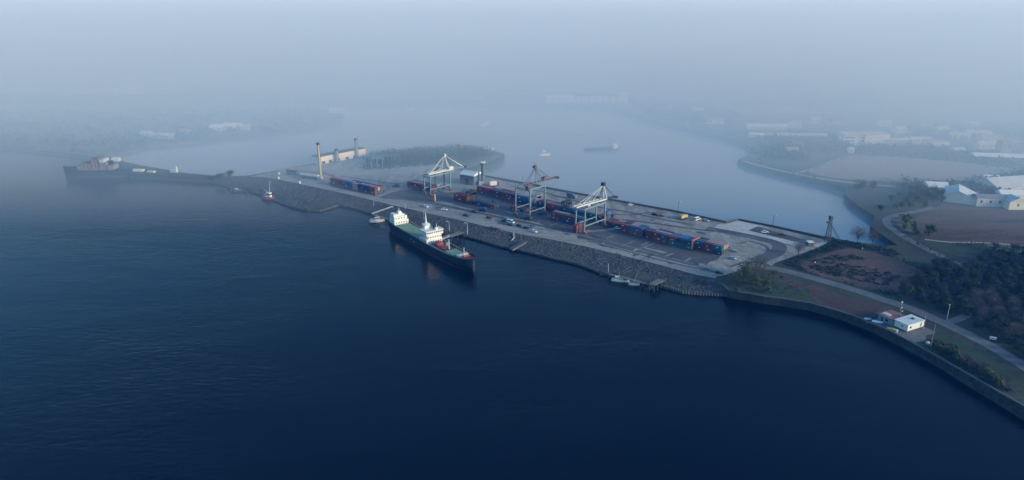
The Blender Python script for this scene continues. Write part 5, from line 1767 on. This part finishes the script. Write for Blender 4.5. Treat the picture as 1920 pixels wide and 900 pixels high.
house(1505, 262, 48, 9, 4, -4, M['brick'], M['pale_grey'], 'long pale terrace between the long white roof and the office block', 'terrace', 2, wins=6, cat='terrace')
house(1487, 291, 11, 8, 4, 5, M['brick'], M['brick'], 'brick house beside dark trees on the right shore', wins=2)
house(1496, 280, 10, 8, 5, 5, M['offwhite'], M['roof_slate'], 'pale house behind the brick house on the right shore', wins=2)
house(1885, 290, 9, 8, 12, 0, M['brick'], M['brick'], 'tall slim brown tower block at the right edge in haze', 'tower_block', 0, wins=2, cat='tower block')
# huts, beacon and boats drawn up on the low spit
house(258, 322, 8, 4, 1.2, -4, M['cream'], M['cream'], 'longer pale boat shed on the low spit beside the far ship', 'boat_shed', rise=.8, wins=0, cat='shed')
house(282, 324, 6, 3, 1.0, -14, M['cream'], M['offwhite'], 'shorter pale boat shed on the low spit right of the longer one', 'boat_shed', rise=.7, wins=0, cat='shed')
house(216, 303, 6, 4, 1.8, 0, M['white'], M['white'], 'white-roofed hut on the spit behind the far ship\'s stern', 'hut', rise=1.5, wins=0, cat='hut')
house(325, 323.5, 5, 3, 1.6, -5, M['offwhite'], M['offwhite'], 'tiny pale hut at the foot of the spit beacon', 'hut', rise=.8, wins=0, cat='hut')
p = at(332, 323)
t = thing('beacon', 'small white beacon standing on the low spit', 'beacon', (p.x, p.y, YARD))
MB().lathe([(.8, 0), (.6, 3.2), (.9, 3.3), (.9, 3.6), (.5, 3.7), (.5, 4.6), (.1, 5.2)], 10).build('beacon_tower', M['white'], t)
p = at(917, 283)
t = thing('polytunnel', 'white arched tunnel among the trees at the tip of the wooded island', 'tunnel', (p.x, p.y, YARD), R(10))
MB().rings([[(x, 3.2 * cos(pi * k / 8), 3.0 * sin(pi * k / 8)) for k in range(9)] for x in (-4, 4)]).build('cover', M['white'], t)

# settlements
rh = random.Random(8)
for k, (x, y, L_, m, lab) in enumerate([
        (405, 246, 15, 'white', 'white house at the left end of the hazy headland hamlet'), (420, 243.5, 26, 'white', 'longest white house of the hazy headland hamlet'), (436, 241.5, 20, 'cream', 'cream house of the hazy headland hamlet'),
        (459, 244, 10, 'offwhite', 'pale house at the right end of the hazy headland hamlet'), (302, 261, 24, 'offwhite', 'pale long house on the headland shore left of the hamlet'), (346, 253, 8, 'brick', 'small brownish house on the headland between two groups'),
        (632, 212, 18, 'offwhite', 'pale long hut on the tip of the hazy headland'), (273, 257, 10, 'offwhite', 'small pale hut at the left end of the headland houses')]):
    house(x, y, L_, 7, 4, rh.uniform(-8, 8), M[m], M[m], lab, rise=2, z=3.0, wins=2, group='houses on the hazy headland')
for k, (x, y, L_, m, lab) in enumerate([
        (150, 181, 26, 'cream', 'leftmost cream shed on the far left shore'), (180, 181.5, 22, 'cream', 'cream shed right of the leftmost one on the far shore'), (199, 181, 34, 'cream', 'largest cream shed on the far left shore'),
        (233, 181, 40, 'white', 'long white shed on the far left shore'), (250, 171.5, 20, 'white', 'white shed behind the long white one on the far left shore'), (305, 167, 34, 'offwhite', 'pale shed standing apart on the far left shore')]):
    house(x, y, L_, 14, 8, 0, M[m], M[m], lab, rise=3, wins=2, cat='shed', name='far_shed', group='sheds on the far left shore')
house(1075, 193, 70, 14, 7, 0, M['white'], M['white'], 'long white building on the far shore beyond the channel', 'far_building', 2, wins=6, cat='building')
p = at(1130, 194)
t = thing('far_terrace', 'pale terrace with a white end block on the far shore beyond the channel', 'terrace', (p.x, p.y, YARD + .02))
box(-36, 20, 0, 12, 0, 10).build('wall', M['pale_grey'], t)
box(20.05, 32, -.5, 12, 0, 12).build('end_block', M['white'], t)
for k in range(6):
    box(-34 + k * 9, -29 + k * 9, -.2, -.01, 1, 9).build('bay', M['white'], t)
box(-36.5, 20, -.4, 12.4, 10, 11).build('roof', M['roof_slate'], t)
for k, (x, y) in enumerate([(885, 189), (1195, 153), (1030, 146), (960, 178), (990, 180), (520, 156), (380, 158), (700, 138), (1340, 233), (1310, 214), (1280, 212), (1245, 207), (1530, 232), (1570, 234), (1735, 246), (1770, 250), (1800, 262), (1835, 258), (1860, 268), (1755, 276), (1765, 281),
                                    (1800, 292), (1728, 271), (1720, 277), (1905, 268), (1660, 238), (1690, 250), (1850, 280), (1490, 241), (1820, 240)]):
    house(x, y, rh.uniform(10, 22) * (1 + .8 * (y < 200)), 8, 4.5, rh.uniform(-25, 25), M[rh.choice(('offwhite', 'pale_grey', 'brick', 'cream'))], M[rh.choice(('offwhite', 'pale_grey', 'roof_slate', 'brick'))],
          'small pale house among trees, hardly seen through the thick haze', rise=2.5, wins=2, group='scattered houses in the haze')


# ------------------------------------------------------------------ trees
def leafy(rad, h, n, seed, size, m, lobes=9, base=.25):
    """crown of many small leaf clump faces gathered in uneven lobes"""
    r = random.Random(seed)
    cs = []
    for _ in range(lobes):
        a, q = r.uniform(0, 2 * pi), sqrt(r.random()) * .62
        cs.append((cos(a) * q * rad, sin(a) * q * rad, h * (base + (1 - base) * r.uniform(.25, .82)), rad * r.uniform(.32, .55)))
    mb = MB()
    for _ in range(n):
        c = r.choice(cs)
        d = Vector((r.gauss(0, 1), r.gauss(0, 1), r.gauss(0, 1) * .85)).normalized() * (c[3] * r.uniform(.55, 1.05))
        p = Vector(c[:3]) + d
        e1 = Vector((r.gauss(0, 1), r.gauss(0, 1), r.gauss(0, .6))).normalized()
        e2 = d.cross(e1).normalized() if d.cross(e1).length > 1e-6 else Vector((0, 0, 1))
        s = size * r.uniform(.6, 1.4)
        mb.poly([p - e1 * s, p + e2 * s * .7, p + e1 * s, p - e2 * s * .7])
    return mb


def limbs(h, rad, seed, depth=3, r0=.28):
    r = random.Random(seed)
    mb = MB()
    tips = []

    def grow(p, d, L, rr_, k):
        q = p + d * L
        mb.tube(p, q, rr_, rr_ * .62, 5 if k > 1 else 3, cap=False)
        if k == 0:
            tips.append((q, d))
            return
        m = 5 if k == depth else 3
        a0 = r.uniform(0, 6.28)
        for i in range(m):
            a_ = a0 + 2 * pi * i / m + r.uniform(-.4, .4)
            w_ = r.uniform(.35, .95) if k == depth else r.uniform(.3, .75)
            e = (d + Vector((cos(a_) * w_, sin(a_) * w_, r.uniform(-.02, .25)))).normalized()
            grow(p.lerp(q, r.uniform(.75, 1.0)), e, L * r.uniform(.72, .95), rr_ * .58, k - 1)
    grow(Vector((0, 0, 0)), Vector((0, 0, 1)), h * .25, r0, depth)
    return mb, tips


def bare(h, rad, seed, m, twigs=7):
    """leafless tree: trunk and limbs, and a round see-through head of fine twigs"""
    tr, tips = limbs(h, rad, seed, 3, .24)
    r = random.Random(seed + 100)
    tw = MB()
    c = Vector((0, 0, h * .58))
    for _ in range(twigs * 60):
        d = Vector((r.gauss(0, 1), r.gauss(0, 1), r.gauss(0, 1))).normalized()
        k = r.random() ** .45
        lump = .86 + .14 * sin(5 * atan2(d.y, d.x) + seed) + .08 * sin(7 * d.z + seed)
        p = c + Vector((d.x * rad, d.y * rad, d.z * h * .42)) * (k * lump)
        e = (Vector((d.x, d.y, d.z * .7 + .45)) + Vector((r.gauss(0, .45), r.gauss(0, .45), r.gauss(0, .35)))).normalized()
        L = h * r.uniform(.06, .13)
        s = Vector((r.gauss(0, 1), r.gauss(0, 1), r.gauss(0, .4))).normalized() * r.uniform(.05, .10)
        tw.poly([p - s, p + s, p + e * L])
    return tr, tw


PROTO = {}


def proto(kind, i):
    key = (kind, i)
    if key not in PROTO:
        s = hash(kind) % 1000 if False else sum(map(ord, kind)) + i * 17
        if kind == 'bare':
            tr, tw = bare(9.5, 4.4, s, None, 20)
            PROTO[key] = (tr.mesh('trunk', M['bark']), tw.mesh('crown', M['twig']))
        elif kind == 'purple':
            tr, tw = bare(8.5, 4.2, s, None, 22)
            PROTO[key] = (tr.mesh('trunk', M['bark']), tw.mesh('crown', M['purple_twig']))
        elif kind == 'dark':
            tr = MB().tube((0, 0, 0), (0, 0, 3.5), .22, .12, 6)
            PROTO[key] = (tr.mesh('trunk', M['bark']), leafy(3.5, 7, 800, s, .28, None, 14, .02).mesh('crown', M['leaf_dark']))
        elif kind == 'mid':
            tr = MB().tube((0, 0, 0), (0, 0, 4.5), .26, .14, 6)
            PROTO[key] = (tr.mesh('trunk', M['bark']), leafy(4.4, 8.0, 1300, s, .24, None, 16, .02).mesh('crown', M['leaf_mid']))
        elif kind == 'bush':
            tr = MB().tube((0, 0, 0), (0, 0, 1.2), .15, .1, 6)
            PROTO[key] = (tr.mesh('stem', M['bark']), leafy(2.2, 2.8, 240, s, .3, None, 7, .0).mesh('crown', M['leaf_mid']))
    return PROTO[key]


rt = random.Random(31)


def tree(px, py, kind, sc, label, group=None, loc=None, cat=None, z=YARD):
    p = loc or at(px, py, z)
    i = rt.randrange(3)
    a, b = proto(kind, i)
    nm = dict(bare='bare_tree', purple='bare_tree', dark='evergreen_tree', mid='leafy_tree', bush='bush')[kind]
    t = thing(nm, label, cat or ('bush' if kind == 'bush' else 'tree'), (p.x, p.y, z), rt.uniform(0, 6.28), group)
    t.scale = (sc * rt.uniform(.9, 1.1), sc * rt.uniform(.9, 1.1), sc * rt.uniform(.92, 1.08))
    link('stem' if kind == 'bush' else 'trunk', a, t)
    link('crown', b, t)
    return t


tree(1607, 456, 'bare', 1.18, 'larger of two tall bare trees on the bank beyond the brown field')
tree(1635, 459, 'bare', .92, 'smaller of two tall bare trees on the bank beyond the brown field')
tree(1497, 477, 'purple', .85, 'round purplish bare bush at the yard entrance beside the dock hut')
tree(1393, 527, 'mid', 1.22, 'grey-green tree at the left of the clump on the grassy bank')
tree(1375, 536, 'mid', 1.01, 'lowest green tree of the clump, nearest the stone slope')
tree(1402, 519, 'bare', 1.15, 'dark bare tree in the middle of the clump beside the yard edge')
tree(1421, 517, 'bare', 1.2, 'tallest bare tree of the clump by the yard entrance')
tree(1412, 540, 'mid', 1.15, 'rounded green tree at the front of the clump near the river wall')
tree(1433, 537, 'mid', 1.08, 'green tree at the right of the clump on the grassy bank')
tree(1425, 527, 'purple', .95, 'purplish bare tree in the heart of the clump')
tree(1450, 522, 'purple', .6, 'small purplish bare shrub right of the clump beside the lane')
tree(1440, 549, 'bush', 1.2, 'round green bush below the clump close to the river wall')
tree(1383, 547, 'bush', 1.1, 'low yellowish bush at the end of the stone slope')
tree(1321, 534, 'bush', .9, 'single ochre bush growing among the slope stones', z=2.5)
tree(433, 334, 'mid', .85, 'taller of two faint trees on the low spit')
tree(417, 334, 'bush', 1.6, 'faint bush left of the taller tree on the low spit')
tree(407, 335, 'bush', 1.3, 'faintest low bush at the left end of the spit trees')
for k, (x, y, s) in enumerate([(1608, 358, 1.1), (1634, 358, 1.0), (1618, 352, .9), (1650, 398, .7)]):
    tree(x, y, 'mid', s, ['hazy tree on the point of the right shore, left of a pair', 'hazy tree on the point of the right shore, right of a pair', 'smaller hazy tree behind the pair on the point', 'small tree on the bank above the notch of the right shore'][k])
for x, y, s in [(1692, 356, 1.1), (1704, 362, 1.2), (1716, 366, 1.3), (1728, 372, 1.3), (1740, 377, 1.3), (1752, 381, 1.2), (1712, 376, 1.1), (1700, 382, 1.0), (1690, 390, 1.0), (1722, 384, 1.1), (1735, 389, 1.0), (1678, 392, .9),
                (1760, 373, 1.3), (1748, 368, 1.3), (1733, 362, 1.2), (1716, 356, 1.1), (1672, 378, .9), (1684, 372, .8), (1706, 390, .9), (1765, 379, 1.0)]:
    tree(x, y, 'mid', s * .8, 'grey-green tree in the grove between the meadow and the big pale barn', 'trees of the grove by the barn')
tree(1741, 442, 'dark', 1.05, 'lone round dark tree standing in the corner of the large brown field')
for x, y, s in [(1692, 412, 1.2), (1700, 420, 1.4), (1710, 428, 1.3), (1704, 410, 1.2), (1716, 437, 1.2), (1694, 428, 1.0)]:
    tree(x, y, 'bush', s, 'pale green bush inside the bend of the inland lane', 'bushes in the bend of the lane')

# the plantation on the right
plant = [at(x, y) for x, y in [(1712, 528), (1732, 508), (1770, 492), (1816, 505), (1838, 490), (1862, 470), (1925, 474), (2010, 490), (2060, 640), (2010, 725), (1960, 695), (1905, 657), (1870, 636), (1834, 614), (1800, 585), (1770, 588), (1735, 572), (1700, 556), (1690, 546)]]
x0, x1 = min(p.x for p in plant), max(p.x for p in plant)
y0, y1 = min(p.y for p in plant), max(p.y for p in plant)
purple_zone = [at(x, y) for x, y in [(1815, 560), (1845, 550), (1880, 575), (1925, 590), (1960, 640), (1900, 640), (1850, 615), (1820, 592)]]
sheet('plantation_floor', plant, 0.025, M['dark_scrub'])
placed = []
tries = 0
while len(placed) < 235 and tries < 9000:
    tries += 1
    p = Vector((rt.uniform(x0, x1), rt.uniform(y0, y1), YARD))
    if not inside(p, plant):
        continue
    if any((p - q).length < 5.6 for q in placed):
        continue
    placed.append(p)
    if inside(p, purple_zone) and rt.random() < .75:
        tree(0, 0, 'purple', rt.uniform(.7, 1.0), 'purplish bare tree among the dark evergreens of the plantation', 'bare trees of the plantation', p)
    else:
        tree(0, 0, 'dark', rt.uniform(.62, 1.0), 'dark evergreen tree crowded in the plantation beside the shore lane', 'evergreens of the plantation', p)


def scatter(name, polys, n, smin, smax, hmax, m, seed, z=YARD, lumps=1.0):
    """small leaf faces spread over areas of ground: growth nobody could count"""
    r = random.Random(seed)
    mb = MB()
    for pl, k in polys:
        bx0, bx1 = min(p.x for p in pl), max(p.x for p in pl)
        by0, by1 = min(p.y for p in pl), max(p.y for p in pl)
        cnt = 0
        clumps = []
        guard = 0
        while len(clumps) < max(4, int(k * n / 26)) and guard < 200000:
            guard += 1
            p = Vector((r.uniform(bx0, bx1), r.uniform(by0, by1), 0))
            if inside(p, pl):
                clumps.append((p, r.uniform(.35, 1.0)))
        for p, q in clumps:
            hh = hmax * q
            for _ in range(26):
                d = Vector((r.gauss(0, 1), r.gauss(0, 1), 0)) * (hh * .45 * lumps)
                zz = hh * r.uniform(.08, 1.0) * max(.25, 1 - (d.length / (hh * lumps + .01)) ** 2 * .6)
                c = Vector((p.x + d.x, p.y + d.y, z + zz))
                s = r.uniform(smin, smax)
                e1 = Vector((r.gauss(0, 1), r.gauss(0, 1), r.gauss(0, .5))).normalized()
                e2 = Vector((r.gauss(0, 1), r.gauss(0, 1), r.gauss(0, .9))).normalized()
                mb.poly([c - e1 * s, c + e2 * s, c + e1 * s, c - e2 * s])
    return struct(name, mb, m, 'stuff')


scatter('plantation_undergrowth', [(plant, 1.0)], 16000, .25, .6, 2.6, M['leaf_dark'], 41)
bank = [at(x, y) for x, y in [(1757, 662), (1775, 655), (1800, 660), (1850, 695), (1905, 738), (1890, 738), (1830, 706), (1790, 685)]]
scatter('bank_scrub', [(bank, 1.0), ([at(x, y) for x, y in [(1735, 640), (1760, 640), (1800, 655), (1775, 658), (1752, 655)]], .25)], 5200, .15, .4, 1.6, M['leaf_dark'], 42)
for k, (x, y) in enumerate([(1762, 656), (1775, 664), (1790, 668), (1806, 678), (1822, 690), (1838, 700), (1856, 708), (1872, 722), (1799, 682), (1845, 694)]):
    tree(x, y, 'purple' if k in (1, 3, 4, 9) else 'bush', .5 if k in (1, 3, 4, 9) else 1.3, 'scrubby %s on the bank between the shore lane and river wall' % ('bare tree' if k in (1, 3, 4, 9) else 'dark bush'), 'bare scrub on the bank' if k in (1, 3, 4, 9) else 'bushes on the bank')
tree(1887, 720, 'purple', .55, 'small rust-brown bare tree beside the grass verge at the right edge')
tuft = [at(x, y) for x, y in [(1458, 494), (1500, 508), (1560, 523), (1640, 546), (1690, 560), (1680, 548), (1640, 545), (1600, 535), (1550, 520), (1510, 507), (1494, 494), (1535, 478), (1590, 463), (1640, 470), (1668, 482), (1690, 478), (1660, 462), (1600, 455), (1560, 450), (1540, 464), (1500, 480)]]
scatter('hedge_growth', [(tuft, 1.0)], 9000, .12, .38, 1.5, M['leaf_dark'], 43)
scatter('slope_weeds', [([at(x, y, 2.4) for x, y in [(405, 338), (470, 337), (520, 345), (600, 362), (645, 372), (632, 385), (600, 394), (575, 394), (520, 376), (480, 361), (430, 347)]], 1.0)], 5200, .15, .4, .9, M['leaf_mid'], 44, z=2.0)
scatter('bank_grass', [([at(x, y, 3) for x, y in [(1345, 524), (1400, 508), (1440, 512), (1500, 535), (1510, 562), (1440, 553), (1380, 545)]], 1.0)], 3800, .12, .32, .7, M['leaf_mid'], 45, z=3.9)
weed = ats([(1515, 500), (1560, 492), (1600, 498), (1650, 505), (1690, 520), (1660, 535), (1600, 525), (1545, 514)])
weed2 = ats([(1520, 489), (1560, 480), (1600, 478), (1625, 486), (1570, 492), (1530, 496)])
scatter('field_weeds', [(weed, .8), (weed2, .25)], 6500, .15, .42, .5, M['leaf_dark'], 52, lumps=4.0)
isl = [at(x, y) for x, y in [(692, 300), (700, 293), (750, 289), (800, 285), (860, 282), (905, 284), (922, 290), (900, 299), (850, 306), (800, 309), (750, 311), (715, 316)]]
scatter('island_wood', [(isl, 1.0)], 46000, .3, .65, 8.0, M['leaf_far'], 46, lumps=1.5)
hd = ats([(200, 289), (262, 271), (375, 260), (487, 247), (600, 234), (634, 225), (640, 215), (600, 205), (525, 201), (400, 203), (262, 206), (100, 209), (-150, 212), (-400, 218), (-400, 254), (-150, 264), (40, 273), (140, 285)], 3.0)
scatter('headland_wood', [(hd, 1.0)], 22000, .6, 1.3, 6, M['leaf_far'], 47, z=3.0, lumps=2.0)
patches = [([(1420, 262), (1500, 250), (1590, 262), (1580, 285), (1480, 284)], 1.2), ([(1430, 280), (1490, 276), (1500, 300), (1440, 298)], .5), ([(1600, 278), (1760, 279), (1900, 300), (1890, 312), (1700, 292), (1610, 288)], 1.4),
           ([(1690, 345), (1800, 350), (1880, 338), (1920, 325), (1960, 345), (1890, 362), (1860, 372), (1800, 365)], 1.2), ([(1180, 196), (1330, 198), (1420, 228), (1300, 232), (1215, 217)], 1.2), ([(1700, 240), (1930, 236), (1930, 262), (1720, 264)], 1.2),
           ([(850, 178), (1180, 176), (1190, 190), (860, 192)], 1.4), ([(0, 182), (360, 178), (640, 184), (620, 192), (0, 192)], 1.6), ([(1300, 180), (1900, 176), (1930, 200), (1350, 205)], 1.4), ([(500, 150), (1200, 148), (1240, 162), (520, 166)], 1.2), ([(0, 130), (500, 128), (520, 146), (0, 150)], 1.0), ([(1200, 120), (1930, 118), (1930, 136), (1240, 140)], 1.0)]
scatter('far_woods', [(ats(p), k) for p, k in patches], 7000, .6, 1.5, 7, M['leaf_far'], 48, lumps=2.2)
hedge = MB()
r = random.Random(50)
for ln in [[(1595, 293), (1760, 301), (1920, 321)], [(1512, 322), (1560, 304), (1595, 293)], [(1642, 338), (1785, 345), (1920, 334)], [(1400, 303), (1480, 324), (1580, 350)], [(1660, 477), (1690, 490), (1724, 503)], [(1786, 458), (1840, 462), (1922, 470)], [(1690, 441), (1760, 481), (1787, 496)],
           [(1340, 240), (1440, 262), (1500, 272)], [(1600, 232), (1800, 232), (1920, 230)], [(1230, 222), (1300, 236), (1380, 256)]]:
    P = smooth_line(ats(ln))
    for a, b in zip(P, P[1:]):
        n = max(2, int((b - a).length * 3))
        for i in range(n):
            c = a.lerp(b, r.random()) + Vector((r.gauss(0, .9), r.gauss(0, .9), r.uniform(.1, 2.4)))
            s = r.uniform(.3, .7)
            e1 = Vector((r.gauss(0, 1), r.gauss(0, 1), r.gauss(0, .5))).normalized()
            e2 = Vector((r.gauss(0, 1), r.gauss(0, 1), r.gauss(0, .9))).normalized()
            hedge.poly([c - e1 * s, c + e2 * s, c + e1 * s, c - e2 * s])
struct('field_hedges', hedge, M['leaf_dark'], 'stuff')

# ------------------------------------------------------------------ haze: one closed box of even, pale air
def air(name, col, dens, g):
    hz = bpy.data.materials.new(name)
    hz.use_nodes = True
    ht = hz.node_tree
    ht.nodes.clear()
    ho = ht.nodes.new('ShaderNodeOutputMaterial')
    pv = ht.nodes.new('ShaderNodeVolumePrincipled')
    pv.inputs['Color'].default_value = (*col, 1)
    pv.inputs['Absorption Color'].default_value = (1, 1, 1, 1)
    pv.inputs['Density'].default_value = dens
    pv.inputs['Anisotropy'].default_value = g
    ht.links.new(pv.outputs[0], ho.inputs['Volume'])
    return hz


o = box(-9200, 9200, -700, 13200, -1.6, 153.0).build('haze', air('haze_air', HAZE_COL, HAZE_D, HAZE_G))
o['kind'] = 'stuff'

# the fog bank that lies over the far water and the far shores, its back rising gently away from the harbour
fb = MB()
FOG_TOP = 142.0
prof = [(428.0, -1.2), (510.0, 7.5), (595.0, 26.0), (700.0, 58.0), (820.0, 98.0), (960.0, 130.0), (1120.0, FOG_TOP)]
prof += [(1120.0 + 11600.0 * (k / 14) ** 1.6, FOG_TOP) for k in range(1, 15)]
prof += [(y, -1.2) for y, z in reversed(prof[1:])]           # back along the underside
XS = [-9000.0 + 600 * i for i in range(15)] + [-300.0, 0.0, 120.0, 240.0, 360.0, 480.0, 620.0, 800.0] + [1200.0 + 600 * i for i in range(14)]
NX = len(XS) - 1
for x in XS:                                     # the bank reaches a little nearer on the right shore
    k = min(1.0, max(0.0, x / 480.0))
    k = k * k * (3 - 2 * k)
    fb.v += [(x, y - 105.0 * k * max(0.0, 1 - (y - 428.0) / 900.0), z) for y, z in prof]
n = len(prof)
for i in range(NX):
    for j in range(n):
        k = (j + 1) % n
        fb.f.append((i * n + j, i * n + k, (i + 1) * n + k, (i + 1) * n + j))
for i in (0, NX):
    fb.f.append((i * n, i * n + 1, i * n + n - 1))
    for j in range(1, (n - 1) // 2):
        fb.f.append((i * n + j, i * n + j + 1, i * n + n - j - 1, i * n + n - j))
o = fb.build('fog_bank', air('fog_air', FOG_COL, FOG_D, FOG_G))
bmf = bmesh.new()
bmf.from_mesh(o.data)
bmesh.ops.recalc_face_normals(bmf, faces=bmf.faces[:])
bmf.to_mesh(o.data)
bmf.free()
o['kind'] = 'stuff'
